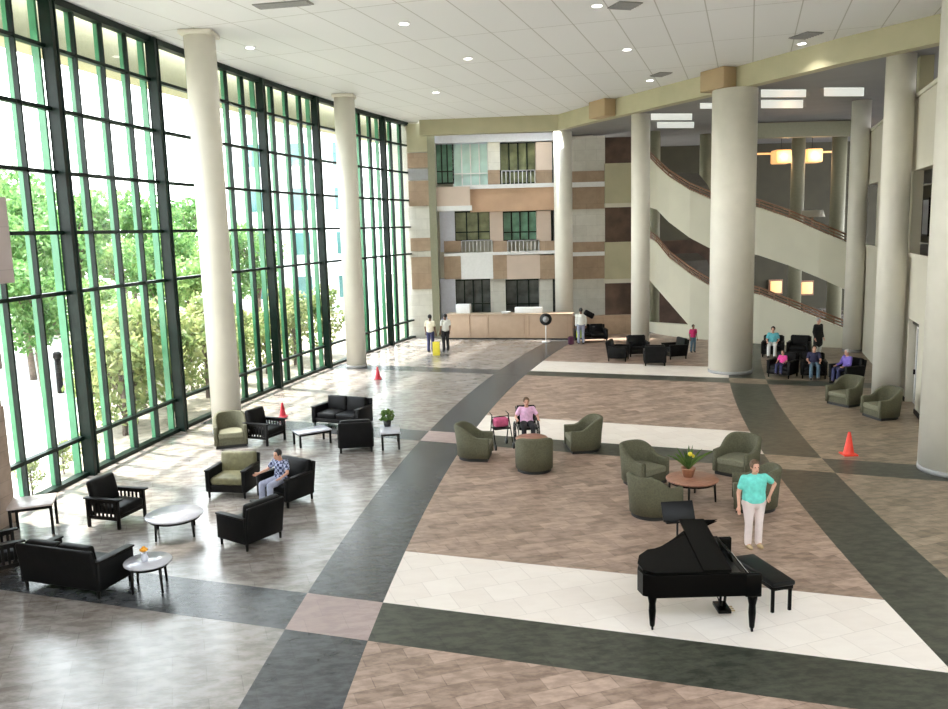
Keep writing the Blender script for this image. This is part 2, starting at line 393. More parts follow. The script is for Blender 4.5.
# ------------------------------------------------------------------ COLUMNS
def column(x, y, r, z1, label, z0=0, base=True, m='white_col'):
    t = thing('column', label, 'column', (x, y, z0))
    MB().lathe([(0, 0), (r, 0), (r, z1 - z0), (0, z1 - z0)], seg=40).obj('shaft', m, t)
    if base: MB().lathe([(r, .0), (r + .012, .0), (r + .012, .12), (r, .12)], seg=40).obj('base_ring', 'grey', t)
    return t
c = column(-7.65, 25.17, .44, 11.8, 'white round column standing by the glass wall nearest the camera')
MB().box((0, 0, 11.72), (.94, .94, .12), bev=.02).obj('cap', 'white_col', c)
c = column(-5.26, 37.0, .44, 11.8, 'white round column by the glass wall beside the far red cone')
MB().box((0, 0, 11.72), (.94, .94, .12), bev=.02).obj('cap', 'white_col', c)
column(10.33, 33.3, .85, 11.0, 'thickest white column in the middle of the hall')
column(8.0, 39.8, .43, 11.0, 'slim white column behind the black chairs left of the thick column')
column(5.12, 46.6, .5, 11.05, 'white column at the right end of the reception counter')
column(13.73, 27.4, .44, 11.05, 'tall white column behind the two olive chairs by the right wall')
column(11.38, 19.25, .80, 11.8, 'large white column cut off by the right edge of the photo')
p = at(852, 345, 37.6); column(p.x, 37.6, .40, 11.05, 'white column at the foot of the curved ramps')
for u, Y, r, lab in ((654, 47.5, .3, 'thin olive column just behind the slim white column'), (705, 50, .42, 'dim round column behind the upper ramp left of the thick column'),
                     (794, 46.5, .36, 'dim olive column behind the ramps between the two warm lamps'), (834, 45.5, .38, 'pale olive column right of the warm lamps')):
    p = at(u, 300, Y); column(p.x, Y, r, 11.05, lab, base=False, m='olive_col')

# ------------------------------------------------------------------ GLASS WALL (three windows)
GR = 121.25
ZT = [.99, 4.70, 6.17, 7.62, 9.12, 10.57]
def gpt(th, dr=0, z=0): x, y = pol(GR + dr, th); return Vector((x, y, z))
def radial_box(mb, th, dr0, dr1, wdt, z0, z1):
    a = gpt(th, dr0); b = gpt(th, dr1); c = (a + b) / 2; d = b - a
    mb.box((c.x, c.y, (z0 + z1) / 2), (abs(dr1 - dr0), wdt, z1 - z0), (0, 0, math.atan2(d.y, d.x)))
def arcbar(mb, t0, t1, z0, z1, d0, d1, n=8):
    mb.prism(sector(GR + d0, GR + d1, t0, t1, n), z0, z1)
def make_window(idx, t0, t1, thin, heavy):
    w = thing('window_%d' % idx, None, None, (0, 0, 0)); struct(w)
    for z in ZT:
        mb = MB(); arcbar(mb, t0, t1, z - .045, z + .045, -.10, .06); mb.obj('transom', 'mull', w)
    mb = MB(); arcbar(mb, t0, t1, 0, .10, -.14, .1); mb.obj('sill', 'mull', w)
    mb = MB(); arcbar(mb, t0, t1, 11.62, 11.8, -.16, .1); mb.obj('head', 'mull', w)
    for th in thin:
        mb = MB(); radial_box(mb, th, -.11, .0, .06, 0, 11.7); f = mb.obj('mullion', 'mull', w)
        mb = MB(); radial_box(mb, th, .016, .13, .05, 0, 11.7); mb.obj('fin', 'fin', f)
    for th in heavy:
        mb = MB(); radial_box(mb, th, -.30, .0, .12, 0, 11.75); radial_box(mb, th + .0018, -.26, .0, .05, 0, 11.75); f = mb.obj('heavy_mullion', 'mull', w)
        mb = MB(); radial_box(mb, th - .0010, .016, .20, .07, 0, 11.7); mb.obj('fin', 'fin', f)
    mb = MB(); arcbar(mb, t0, t1, .1, 11.65, .0, .015, 24); mb.obj('glazing', GLASS, w)
make_window(1, .1115, .1985, [.120, .1297, .149, .159, .1685, .1985], [.1394, .1783])
make_window(2, .1985, .2975, [.217, .2268, .246, .256, .266, .2975], [.2365, .2755])
make_window(3, .2975, .368, [.315, .325, .345, .355], [.335, .3665])
# beige overhang outside along the head of the glass
mb = MB(); arcbar(mb, -.02, .40, 10.75, 12.3, .75, 1.5, 30); struct(mb.obj('trim_2', 'beige_soffit'))

# near-left pier: stone faced wall in front of the glass, pale panel above
def pier_box(t0, t1, d0, d1, z0, z1, name, m, bev=0):
    mb = MB(); arcbar(mb, t0, t1, z0, z1, d0, d1, 4); return struct(mb.obj(name, m))
MT['pier_stone'] = tile('brown stone courses', (.26, .19, .15), (.36, .28, .23), (.16, .12, .1), .9, .32, .6, vert=True, nmix=.4, c3=(.2, .15, .12))
MT['pier_brown'] = mat('brown pier panel', (.17, .115, .08), .6, var=.12, scale=2)
MT['pier_pale'] = tile('pale pinkish panel', (.50, .42, .42), (.54, .46, .46), (.36, .30, .30), 3.0, .9, .5, vert=True, nmix=.2, c3=(.48, .40, .40))
pier_box(-.05, .1113, -.5, -.02, 0, 2.55, 'wall_left', 'pier_stone')
pier_box(-.05, .1113, -.45, -.02, 2.55, 4.72, 'wall_left.001', 'pier_brown')
pier_box(-.05, .1165, -.62, -.30, 5.12, 6.92, 'wall_left.002', 'pier_pale')

pier_box(-.05, .111, -.01, .12, 0, 11.8, 'wall_left_sun_block', 'cream')  # unseen solid wall added to keep a sun streak off the floor
# ------------------------------------------------------------------ END WALL between glass and the far facade, BACK FACADE
YF = 47.6
def fbox(u0, v0, u1, v1, Y, depth, name, m, parent=None, kind=True):
    um, vm = (u0 + u1) / 2, (v0 + v1) / 2
    x0, x1 = at(u0, vm, Y).x, at(u1, vm, Y).x; z1, z0 = at(um, v0, Y).z, at(um, v1, Y).z
    o = MB().box(((x0 + x1) / 2, Y + depth / 2, (z0 + z1) / 2), (x1 - x0, depth, z1 - z0)).obj(name, m, parent)
    if kind: struct(o)
    return o
# end pier
pa, pb = Vector((-3.72, 46.0, 0)), at(428, 300, 46.6); pb.z = 0
def ebox(x0, x1, y, z0, z1, name, m, depth=1.2):
    return struct(MB().box(((x0 + x1) / 2, y + depth / 2, (z0 + z1) / 2), (x1 - x0, depth, z1 - z0)).obj(name, m))
ebox(-4.2, -2.2, 46.9, 0, 11.8, 'wall_end', 'stone_panel', 1.5)
for i, (v0, v1, m) in enumerate([(124, 152, 'fascia'), (153, 168, 'brown_panel'), (169, 180, 'grey'), (181, 206, 'brown_panel'), (238, 251, 'brown_panel'), (257, 289, 'brown_panel')]):
    z1, z0 = at(420, v0, 46.9).z, at(420, v1, 46.9).z
    ebox(-3.35, -2.25, 46.8, z0, z1, 'trim_end', m, .1)
ebox(-2.25, -1.85, 46.75, 0, 11.8, 'wall_end.001', 'olive_col', .7)

struct(MB().box((1.7, 49.3, 11.4), (6.9, 4.9, .3)).obj('ceiling_leak_cover', 'soffit'))  # added to stop sky light leaking in; gap left to brighten the facade
# plain backing wall of the facade
struct(MB().box((2.0, YF + 1.3, 5.6), (10.2, .3, 11.2)).obj('wall_back', 'cream'))
fbox(427, 134, 557, 142, YF, .9, 'trim_3', 'lilac')
# storey bands
fbox(427, 187, 470, 206, YF - .55, .9, 'trim_4', 'pink_panel')
fbox(427, 206, 472, 211, YF - .6, .95, 'trim_5', 'white')
fbox(470, 188, 557, 211, YF - .2, .9, 'trim_6', 'peach_panel')
fbox(462, 184, 557, 188, YF - .3, 1.0, 'trim_7', 'white')
for i, (a, b, m) in enumerate([(444, 461, 'brown_panel'), (461, 493, 'white'), (493, 507, 'brown_panel'), (507, 540, 'pink_panel'), (540, 557, 'brown_panel')]):
    fbox(a, 255, b, 279, YF - .2, .9, 'trim_%d' % (8 + i), m)
fbox(444, 252, 557, 255, YF - .3, 1.0, 'trim_13', 'white')
fbox(444, 241, 461, 252, YF, .6, 'trim_14', 'brown_panel'); fbox(493, 241, 507, 252, YF, .6, 'trim_15', 'brown_panel'); fbox(540, 241, 557, 252, YF, .6, 'trim_16', 'brown_panel')
# piers between windows
for i, (a, b, v0, v1, m) in enumerate([(488, 500, 142, 170, 'stone_panel'), (488, 500, 170, 184, 'brown_panel'), (536, 552, 142, 170, 'pink_panel'), (536, 552, 170, 184, 'brown_panel'),
        (440, 455, 211, 252, 'lilac'), (490, 503, 211, 241, 'pink_panel'), (537, 551, 211, 241, 'pink_panel'),
        (440, 456, 279, 338, 'lilac'), (491, 506, 279, 338, 'stone_panel'), (540, 553, 279, 338, 'stone_panel'), (427, 440, 211, 338, 'cream'), (427, 436, 142, 187, 'cream')]):
    fbox(a, v0, b, v1, YF + .1, .8, 'wall_back.%03d' % (i + 1), m)
WN = [3]
def fwindow(u0, v0, u1, v1, m, nb, bars=True, Y=YF + .7):
    WN[0] += 1
    w = thing('window_%d' % (WN[0] + 0), None, None); struct(w)
    um, vm = (u0 + u1) / 2, (v0 + v1) / 2
    x0, x1 = at(u0, vm, Y).x, at(u1, vm, Y).x; z1, z0 = at(um, v0, Y).z, at(um, v1, Y).z
    w.location = ((x0 + x1) / 2, Y, z0)
    W, Hh = x1 - x0, z1 - z0
    MB().box((0, .1, Hh / 2), (W, .06, Hh)).obj('pane', m, w)
    mb = MB()
    for k in range(nb + 1): mb.box((-W / 2 + W * k / nb, 0, Hh / 2), (.07, .16, Hh))
    for zz in (.04, Hh - .04): mb.box((0, 0, zz), (W, .16, .08))
    if bars: mb.box((0, 0, Hh * .3), (W, .1, .06))
    mb.obj('frame', 'mull' if m != 'pale_glass' else 'white', w)
fwindow(436, 142, 453, 184, 'green_glass', 3); fwindow(453, 142, 488, 187, 'pale_glass', 4)
fwindow(500, 142, 536, 184, 'olive_glass', 4); fwindow(455, 211, 490, 241, 'olive_glass', 3); fwindow(503, 211, 537, 241, 'green_glass', 4)
fwindow(456, 279, 491, 314, 'grey_glass', 4); fwindow(506, 279, 540, 314, 'grey_glass', 3); fwindow(552, 142, 558, 338, 'grey_glass', 1)
# railings on the facade
def frail(u0, u1, v0, v1, Y, label, n=9):
    t = thing('railing', label, 'railing'); a, b = at(u0, v1, Y), at(u1, v1, Y); z1 = at(u0, v0, Y).z
    t.location = (a.x, Y, a.z); L = b.x - a.x; Hh = z1 - a.z
    MB().cyl((0, 0, Hh), (L, 0, Hh), .035).obj('handrail', 'grey', t)
    for k in range(n):
        MB().cyl((L * k / (n - 1), 0, 0), (L * k / (n - 1), 0, Hh), .02, seg=8).obj('baluster', 'white', t)
frail(502, 535, 171, 184, YF - .05, 'thin balcony railing at the top storey of the far wall')
frail(462, 492, 241, 252, YF - .05, 'left thin railing at the middle storey of the far wall')
frail(508, 539, 241, 252, YF - .05, 'right thin railing at the middle storey of the far wall')
# second and third bays right of the counter column
for i, (u0, v0, u1, v1, m, dy) in enumerate([(566, 136, 605, 171, 'stone_panel', 0), (566, 171, 605, 182, 'brown_panel', -.1), (566, 182, 605, 187, 'white', -.2), (566, 187, 605, 209, 'brown_panel', -.1),
        (566, 209, 605, 242, 'stone_panel', 0), (566, 242, 605, 252, 'brown_panel', -.1), (566, 252, 605, 256, 'white', -.2), (566, 256, 605, 279, 'brown_panel', -.1), (566, 279, 605, 341, 'stone_panel', 0),
        (605, 163, 640, 203, 'fascia', -.3), (605, 203, 640, 207, 'cream', -.4), (605, 242, 640, 279, 'fascia', -.3), (605, 279, 640, 283, 'cream', -.4)]):
    fbox(u0, v0, u1, v1, YF + .6 + dy, .5, 'wall_back.%03d' % (20 + i), m)
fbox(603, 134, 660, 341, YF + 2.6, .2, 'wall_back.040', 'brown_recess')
fbox(560, 316, 632, 338, 45.9, .5, 'wall_back.041', 'brown_panel')

# reception counter
ca, cb = fl(448, 339), fl(572, 339.5)
cl = (cb - ca).length; ang = math.atan2(cb.y - ca.y, cb.x - ca.x)
ct = thing('reception_counter', 'long tan reception counter in front of the far wall', 'counter', ca, ang)
MB().box((cl / 2, .35, .70), (cl, .7, 1.28), bev=.01).obj('front_panel', 'counter', ct)
MB().box((cl / 2, .35, .03), (cl - .1, .62, .06)).obj('kickboard', 'plinth', ct)
MB().box((cl / 2, .35, 1.37), (cl + .1, .85, .06), bev=.01).obj('worktop', 'counter_top', ct)
for k in (.18, .33, .62, .66): MB().box((cl * k, -.02, .7), (.05, .04, 1.2)).obj('batten', 'counter', ct)
def on_counter(u, v, size, name, m, label, cat):
    p = at(u, v, ca.y + .1); f = (p.x - ca.x) / cl
    q = ca + (cb - ca) * f
    o = MB().box((0, 0, size[2] / 2), size, bev=.03).obj(name, m, None, (q.x, q.y + .35, 1.402), ang); tag(o, label, cat); return o
on_counter(464, 305, (.8, .4, .5), 'printer', 'white', 'pale office machine at the left end of the reception counter', 'printer')
on_counter(530, 305, (1.5, .3, .32), 'display_case', 'white', 'long white box on the reception counter', 'box')
t = thing('plant_tray', 'small white dish on the reception counter front ledge', 'dish'); q = ca + (cb - ca) * .48
t.location = (q.x, q.y + .1, 1.402); MB().lathe([(0, 0), (.18, 0), (.28, .1), (.26, .1), (.16, .02), (0, .02)]).obj('bowl', 'white', t)
# round black sign on a stand
p = fl(546, 342); t = thing('sign_stand', 'round black sign on a thin white stand by the counter', 'sign', p)
MB().cyl((0, 0, 0), (0, 0, .03), .22).obj('foot', 'white', t); MB().cyl((0, 0, .03), (0, 0, 1.0), .03).obj('pole', 'white', t)
MB().cyl((0, -.03, 1.2), (0, .03, 1.2), .32, seg=28).obj('disc', 'plinth', t); MB().cyl((0, -.045, 1.2), (0, -.03, 1.2), .16, seg=20).obj('disc_centre', 'grey', t)

# ------------------------------------------------------------------ RAMPS
US = [646, 657, 669, 690, 711, 735, 760, 790, 820, 850]
YS = [47.0, 45.6, 44.6, 43.4, 42.6, 41.6, 40.8, 40.0, 39.2, 38.6]
def itp(tab, u):
    for (a, va), (b, vb) in zip(tab, tab[1:]):
        if a <= u <= b: return va + (vb - va) * (u - a) / (b - a)
    return tab[0][1] if u < tab[0][0] else tab[-1][1]
top1 = [(646, 155), (657, 166), (670, 178), (691, 191), (708, 200), (760, 208), (789, 217), (819, 231), (850, 243)]
top1 = [(646, 154), (657, 166), (670, 178), (691, 191), (708, 199), (735, 203), (760, 208), (789, 218), (819, 231), (850, 244)]
bot1 = [(646, 206), (658, 210), (669, 222), (685, 235), (711, 248.5), (735, 251), (759, 255), (789, 265), (819, 277), (850, 291)]
top2 = [(646, 236), (657, 243), (669, 258), (690, 274), (711, 287), (735, 290), (759, 295), (789, 307), (819, 319), (850, 331)]
def band_wall(name, m, top, bot, floorbot=False, us=US):
    tp, bp = [], []
    for u in us:
        Y = itp(list(zip(US, YS)), u)
        a = at(u, itp(top, u), Y); b = at(u, itp(bot, u), Y) if bot else Vector((0, 0, 0))
        x = at(u, itp(top, u), Y).x
        tp.append(a); bp.append(Vector((a.x, a.y, b.z if bot else 0.0)))
    return wallquad(name, m, bp, tp, .3), tp, bp
r1 = thing('ramp', 'upper curved ramp with cream parapet sloping down to the right', 'ramp')
o, tp1, bp1 = band_wall('parapet', 'ramp', top1, bot1); o.parent = r1
r2 = thing('ramp', 'lower curved ramp with cream wall reaching the floor', 'ramp')
o, tp2, bp2 = band_wall('parapet', 'ramp', top2, None, us=US[3:]); o.parent = r2
hyp = [(646, 276), (690, 326)]
o, tp3, bp3 = band_wall('parapet_end', 'ramp', top2, hyp, us=US[:4]); o.parent = r2
o, _, _ = band_wall('low_kerb', 'ramp', [(646, 322), (690, 325)], None, us=US[:4]); o.parent = r2
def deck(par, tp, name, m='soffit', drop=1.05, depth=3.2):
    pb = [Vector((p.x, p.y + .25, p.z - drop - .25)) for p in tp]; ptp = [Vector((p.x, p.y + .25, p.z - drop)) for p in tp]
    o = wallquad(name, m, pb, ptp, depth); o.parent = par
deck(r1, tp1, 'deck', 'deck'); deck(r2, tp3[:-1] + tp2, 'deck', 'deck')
def railing(par, tp):
    for h, r in ((.10, .035), (.24, .03), (.38, .045)):
        MB().tube([p + Vector((0, .12, h)) for p in tp], r).obj('handrail', 'rail', par)
    for i in range(len(tp) - 1):
        for k in (0, .5):
            p = tp[i].lerp(tp[i + 1], k) + Vector((0, .12, 0))
            MB().cyl(p, p + Vector((0, 0, .38)), .025, seg=8).obj('post', 'rail', par)
railing(r1, tp1); railing(r2, tp3[:-1] + tp2)
# dark hall behind the ramps
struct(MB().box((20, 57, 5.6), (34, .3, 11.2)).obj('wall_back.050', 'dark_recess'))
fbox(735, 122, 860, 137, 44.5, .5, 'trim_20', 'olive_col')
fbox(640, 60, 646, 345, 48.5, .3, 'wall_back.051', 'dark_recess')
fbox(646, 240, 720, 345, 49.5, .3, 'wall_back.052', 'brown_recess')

# fluorescent panels in the lower soffit
def soffit_panel(u0, v0, u1, v1, label):
    a, b, c, d = fl(u0, v1, 11.04), fl(u1, v1, 11.04), fl(u1, v0, 11.04), fl(u0, v0, 11.04)
    t = thing('ceiling_light', label, 'ceiling light', (a.x, a.y, 11.04)); o = a
    MB().prism([(p.x - o.x, p.y - o.y) for p in (a, b, c, d)], -.03, .0).obj('lens', 'sky_panel', t)
    MB().prism([(p.x * 1.0 - o.x, p.y - o.y) for p in (a + Vector((-.12, -.12, 0)), b + Vector((.12, -.12, 0)), c + Vector((.12, .12, 0)), d + Vector((-.12, .12, 0)))], .0, .009).obj('frame', 'grille', t)
soffit_panel(651, 113.5, 692, 119.5, 'nearer of two long light panels left of the thick column')
soffit_panel(657, 122, 694, 127.5, 'farther of two long light panels left of the thick column')
soffit_panel(761, 89.5, 806, 96.5, 'nearer of two light panels right of the thick column top')
soffit_panel(761, 100, 803, 107.5, 'farther of two light panels right of the thick column top')
soffit_panel(824, 87.5, 864, 95.5, 'bluish light panel left of the tall right column top')
soffit_panel(700, 103, 713, 108, 'small light panel touching the thick column on its left')

# warm lamps in the back hall
def pendant(u, v, Y, s, label, sd=-1):
    p = at(u, v, Y); t = thing('pendant_lamp', label, 'lamp', p)
    MB().box((0, 0, 0), (.9 * s, .9 * s, .75 * s), bev=.08).obj('shade', 'warm', t)
    MB().cyl((0, 0, .37 * s), (0, 0, 11.05 - p.z), .02, seg=8).obj('cord', 'dark_metal', t)
    MB().box((sd * 1.0 * s, .0, .2 * s), (1.4 * s, .12, .1)).obj('arm', 'warm', t)
    l = bpy.data.lights.new('lamp_glow', 'POINT'); l.energy = 20; l.color = (1, .6, .3); l.shadow_soft_size = .2
    lo = bpy.data.objects.new('lamp_glow', l); COL.objects.link(lo); lo.parent = t; lo.location = (0, -.8, 0)
pendant(781, 157, 48, 1, 'left glowing warm lamp high behind the ramps')
pendant(812, 156, 48, 1, 'right glowing warm lamp high behind the ramps', 1)
def walllamp(u, v, Y, label):
    p = at(u, v, Y); t = thing('wall_lamp', label, 'lamp', p)
    MB().box((0, 0, 0), (.75, .12, .8), bev=.04).obj('glow_panel', 'warm', t); MB().box((0, .07, 0), (.95, .05, 1.0)).obj('frame', 'rail', t)
walllamp(776, 287, 56.6, 'left warm lit panel seen between the two ramps'); walllamp(807, 288, 56.6, 'right warm lit panel seen between the two ramps')
p = at(812, 226, 43.5); t = thing('table_lamp', 'cream lampshade glimpsed over the upper ramp rail', 'lamp', p)
MB().cyl((0, 0, -.2), (0, 0, .5), .05).obj('stem', 'rail', t); MB().lathe([(.62, .45), (.5, .8), (.45, .8), (.57, .45)]).obj('shade', 'cream', t)

# ------------------------------------------------------------------ RIGHT WALL
WP, WD = Vector((12.95, 23.4, 0)), Vector((.33, 1, 0)).normalized(); WNrm = Vector((WD.y, -WD.x, 0))
def wpt(s, off=0): p = WP + WD * s + WNrm * off; return p
def wbox(s0, s1, z0, z1, d0, d1, name, m):
    c = wpt((s0 + s1) / 2, (d0 + d1) / 2)
    return struct(MB().box((c.x, c.y, (z0 + z1) / 2), (s1 - s0, abs(d1 - d0), z1 - z0), (0, 0, math.atan2(WD.y, WD.x))).obj(name, m))
S0, S1 = -6, 16.5
wbox(S0, S1, 2.75, 4.75, 0, .35, 'wall_right', 'cream'); wbox(S0, S1, 7.45, 9.75, 0, .35, 'wall_right.001', 'cream')
wbox(S0, 1.9, 0, 2.75, 0, .35, 'wall_right.002', 'cream'); wbox(3.65, 7.4, 0, 2.75, 0, .35, 'wall_right.003', 'cream'); wbox(10.5, S1, 0, 2.75, 0, .35, 'wall_right.004', 'cream')
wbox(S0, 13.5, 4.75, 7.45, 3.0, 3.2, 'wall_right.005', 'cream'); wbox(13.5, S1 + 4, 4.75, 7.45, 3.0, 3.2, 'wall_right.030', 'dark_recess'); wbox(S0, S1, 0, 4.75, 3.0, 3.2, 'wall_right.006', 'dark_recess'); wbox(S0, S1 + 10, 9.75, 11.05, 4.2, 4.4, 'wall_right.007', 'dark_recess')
wbox(S0, S1, 7.45, 7.6, .35, 4.2, 'wall_right.008', 'soffit'); wbox(S0, S1, 4.55, 4.75, .35, 3.0, 'wall_right.009', 'soffit')
for a, b in ((4.2, 7.5), (10.8, 12.2)): wbox(a, b, 4.75, 7.45, .02, .32, 'wall_right.010', 'cream')
wbox(S0, 1.9, 0, .14, -.03, 0, 'baseboard_right', 'plinth'); wbox(3.65, 7.4, 0, .14, -.03, 0, 'baseboard_right.001', 'plinth')
wbox(S0 - .3, S0, 0, 11.05, 0, 22, 'wall_right.040', 'cream')
wbox(S0, S1, 4.72, 4.85, -.06, .0, 'trim_21', 'cream'); wbox(S0, S1, 9.7, 9.82, -.06, .36, 'trim_22', 'cream')
for k, s in enumerate((.9, 4.5)): wbox(s, s + .5, 9.75, 11.05, .1, .5, 'wall_right.%03d' % (20 + k), 'fascia')
d = thing('door_1', None, None, wpt(2.78, .25), math.atan2(WD.y, WD.x)); struct(d)
MB().box((0, 0, 1.3), (1.5, .06, 2.6), bev=.01).obj('door_leaf', 'white', d)
mb = MB()
for x in (-.42, -.14, .14, .42): mb.box((x, .035, 1.3), (.06, .03, 2.3))
mb.obj('ribbing', 'grey', d)
MB().tube([(-.8, .1, 0), (-.8, .1, 2.2), (-.7, .1, 2.5), (-.45, .1, 2.62), (.8, .1, 2.62)], .05).obj('frame', 'plinth', d)
MB().box((.55, .07, 1.05), (.04, .06, .16)).obj('door_handle', 'dark_metal', d)
# framed picture and planter in the upper right opening
c = onwall(926, 217, wpt(0, 2.9), WNrm); t = thing('wall_mirror', 'dark framed mirror in the upper opening by the right edge', 'mirror', tuple(c), math.atan2(WD.y, WD.x))
MB().box((0, 0, 0), (1.5, .04, 1.6)).obj('glass', 'grey', t)
mb = MB()
for a, sz in (((-.78, 0, 0), (.08, .1, 1.7)), ((.78, 0, 0), (.08, .1, 1.7)), ((0, 0, .84), (1.6, .1, .08)), ((0, 0, -.84), (1.6, .1, .08))): mb.box(a, sz)
mb.obj('frame', 'black_wood', t)

# ------------------------------------------------------------------ CEILING FITTINGS
def vent(u, v, sx, sy, label, rz=.3):
    p = fl(u, v, 11.8); t = thing('ceiling_vent', label, 'vent', (p.x, p.y, 11.79), rz)
    MB().box((0, 0, 0), (sx, sy, .03)).obj('frame', 'grille', t)
    n = max(3, int(sy / .12))
    for k in range(n): MB().box((0, -sy / 2 + sy * (k + .5) / n, -.025), (sx * .92, .03, .03), (.5, 0, 0)).obj('slat', 'grey', t)
vent(283, 4, 1.5, .45, 'long grey ceiling vent near the top left', -.2); vent(625, 5, .7, .7, 'grey square ceiling vent at the top edge'); vent(806, 35, .62, .9, 'grey ceiling vent at the upper right near the fascia')
vent(661, 74, .55, .8, 'small grey ceiling vent above the slim column')
def down(u, v, label, r=.13):
    p = fl(u, v, 11.8); t = thing('downlight', label, 'ceiling light', (p.x, p.y, 11.795))
    MB().cyl((0, 0, -.02), (0, 0, 0), r + .04, seg=24).obj('rim', 'white', t); MB().cyl((0, 0, -.03), (0, 0, -.02), r, seg=24).obj('lens', 'lamp_white', t)
    l = bpy.data.lights.new('downlight_glow', 'SPOT'); l.energy = 90; l.spot_size = 2.2; l.spot_blend = .8; l.color = (1, .95, .86); l.shadow_soft_size = .15
    lo = bpy.data.objects.new('downlight_glow', l); COL.objects.link(lo); lo.parent = t; lo.location = (0, 0, -.06)
for u, v, lab in ((597, 5, 'downlight beside the square vent at the top edge'), (627, 49, 'downlight below the top edge square vent'), (650, 80, 'downlight beside the small vent above the slim column'),
                  (802, 43, 'downlight just under the upper right vent'), (404, 23, 'downlight in the ceiling near the top centre'), (468, 58, 'downlight in the middle of the pale ceiling'),
                  (250, 47, 'downlight in the ceiling by the nearest glass wall column'), (436, 92, 'downlight in the ceiling near the far wall')):
    down(u, v, lab)

# ------------------------------------------------------------------ OUTSIDE
struct(MB().prism([(-120, -20), (-12.8, -20)] + [pol(121.45, .02 + .38 * i / 20) for i in range(21)] + [(-3.2, 120), (-120, 120)], -.5, -.12).obj('garden_ground', 'ground'))
def strip(name, pts, wd, z, m):
    a, b = [], []
    for i, p in enumerate(pts):
        q0 = Vector(pts[max(0, i - 1)]); q1 = Vector(pts[min(len(pts) - 1, i + 1)]); t = (q1 - q0).normalized(); n = Vector((-t.y, t.x))
        a.append(tuple(Vector(p) + n * wd / 2)); b.append(tuple(Vector(p) - n * wd / 2))
    return struct(flat(name, a + b[::-1], z, m))
strip('garden_path', [(-11, 14), (-13, 22), (-16, 30), (-21, 40), (-28, 52)], 3.2, -.10, 'path')
strip('garden_path.001', [(-60, 30), (-40, 36), (-21, 40)], 3.0, -.095, 'path')
strip('car_park', [(-90, 40), (-50, 60), (-24, 90)], 14, -.11, 'road')
strip('lawn', [(-60, 16), (-36, 24), (-30, 34)], 8, -.105, 'lawn')
def bollard(u, v, h, label):
    p = fl(u, v, -.1); t = thing('bollard', label, 'bollard', p)
    MB().cyl((0, 0, 0), (0, 0, h * .82), .13).obj('post', 'dark_metal', t); MB().lathe([(.13, h * .82), (.17, h * .84), (.17, h * .95), (.08, h), (0, h)]).obj('cap', 'dark_metal', t)
bollard(61, 393, 1.7, 'dark bollard nearer the glass on the pale garden path'); bollard(21, 347, 1.5, 'dark bollard farther off on the pale garden path')
def leaves(n, blobs, size, r):
    b = bmesh.new()
    for _ in range(n):
        c, rad = blobs[r.randrange(len(blobs))]
        while True:
            q = Vector((r.uniform(-1, 1), r.uniform(-1, 1), r.uniform(-1, 1)))
            if .35 < q.length < 1: break
        p = c + Vector((q.x * rad[0], q.y * rad[1], q.z * rad[2]))
        d = Vector((r.gauss(0, 1), r.gauss(0, 1), r.gauss(0, 1))).normalized(); e = d.cross(Vector((r.gauss(0, 1), r.gauss(0, 1), r.gauss(0, 1)))).normalized()
        s = size * r.uniform(.6, 1.3)
        b.faces.new([b.verts.new(p - d * s), b.verts.new(p + e * s * .5), b.verts.new(p + d * s), b.verts.new(p - e * s * .5)])
    q = MB(); q._add(b, None, False); return q
def tree_proto(h, cr, n, m, seed, label, cat, group, size=.22, low=.35):
    r = random.Random(seed); t = thing('tree' if cat == 'tree' else 'shrub', label, cat, (0, 0, 0), 0, group)
    mb = MB(); mb.tube([(0, 0, 0), (.06 * h * .3, 0, h * .3), (0, .05, h * .6), (0, 0, h * .85)], [h * .022, h * .018, h * .012, h * .004])
    blobs = []
    for k in range(9):
        a = r.uniform(0, 2 * PI); d = r.uniform(.15, .75) * cr; z = h * (low + (1 - low) * r.uniform(.15, .85)); c = Vector((math.cos(a) * d, math.sin(a) * d, z))
        rr = cr * r.uniform(.4, .62); blobs.append((c, (rr, rr, rr * .85)))
        mb.tube([(0, 0, z * .6), c * .6 + Vector((0, 0, z * .3)), c], [h * .010, h * .007, h * .003], 6)
    mb.obj('trunk', 'bark', t); leaves(n, blobs, size, r).obj('crown', m, t)
    return t
G1, G2 = 'green trees beyond the glass wall', 'yellowish shrubs just outside the glass wall'
L1, L2, L3 = 'tall green tree seen through the glass wall', 'light green tree seen through the glass wall', 'yellowish green shrub growing just outside the glass wall'
pr = [tree_proto(8.5, 2.9, 2600, 'tleaf', 1, L1, 'tree', G1), tree_proto(7.2, 2.5, 2200, 'tleaf2', 2, L2, 'tree', G1), tree_proto(3.2, 1.15, 1500, 'sleaf', 3, L3, 'shrub', G2, .11, .12)]
spots = [(0, -27, 44, 1.15), (1, -33, 47, 1.1), (0, -38, 42, 1.15), (1, -22, 53, 1.0), (0, -25, 62, 1.15), (1, -44, 48, 1.2), (0, -31, 60, 1.2), (1, -18, 60, 1.0), (0, -25, 74, 1.2), (1, -35, 70, 1.3),
         (1, -14.5, 43, .72), (0, -17.5, 47, .85), (0, -50, 60, 1.4), (1, -42, 62, 1.2), (0, -55, 45, 1.3), (1, -26, 34, .8), (0, -32, 32, .9), (0, -13.2, 52, .8), (1, -15, 35.5, .62), (0, -19.5, 36.5, .8), (1, -23, 40, .9), (0, -17, 32.5, .62), (1, -29, 39, .95), (0, -22, 47, .95), (1, -36, 52, 1.1), (0, -27, 54, 1.1), (1, -19, 41.5, .7), (0, -41, 55, 1.2), (1, -24, 29.5, .6)]
used = set()
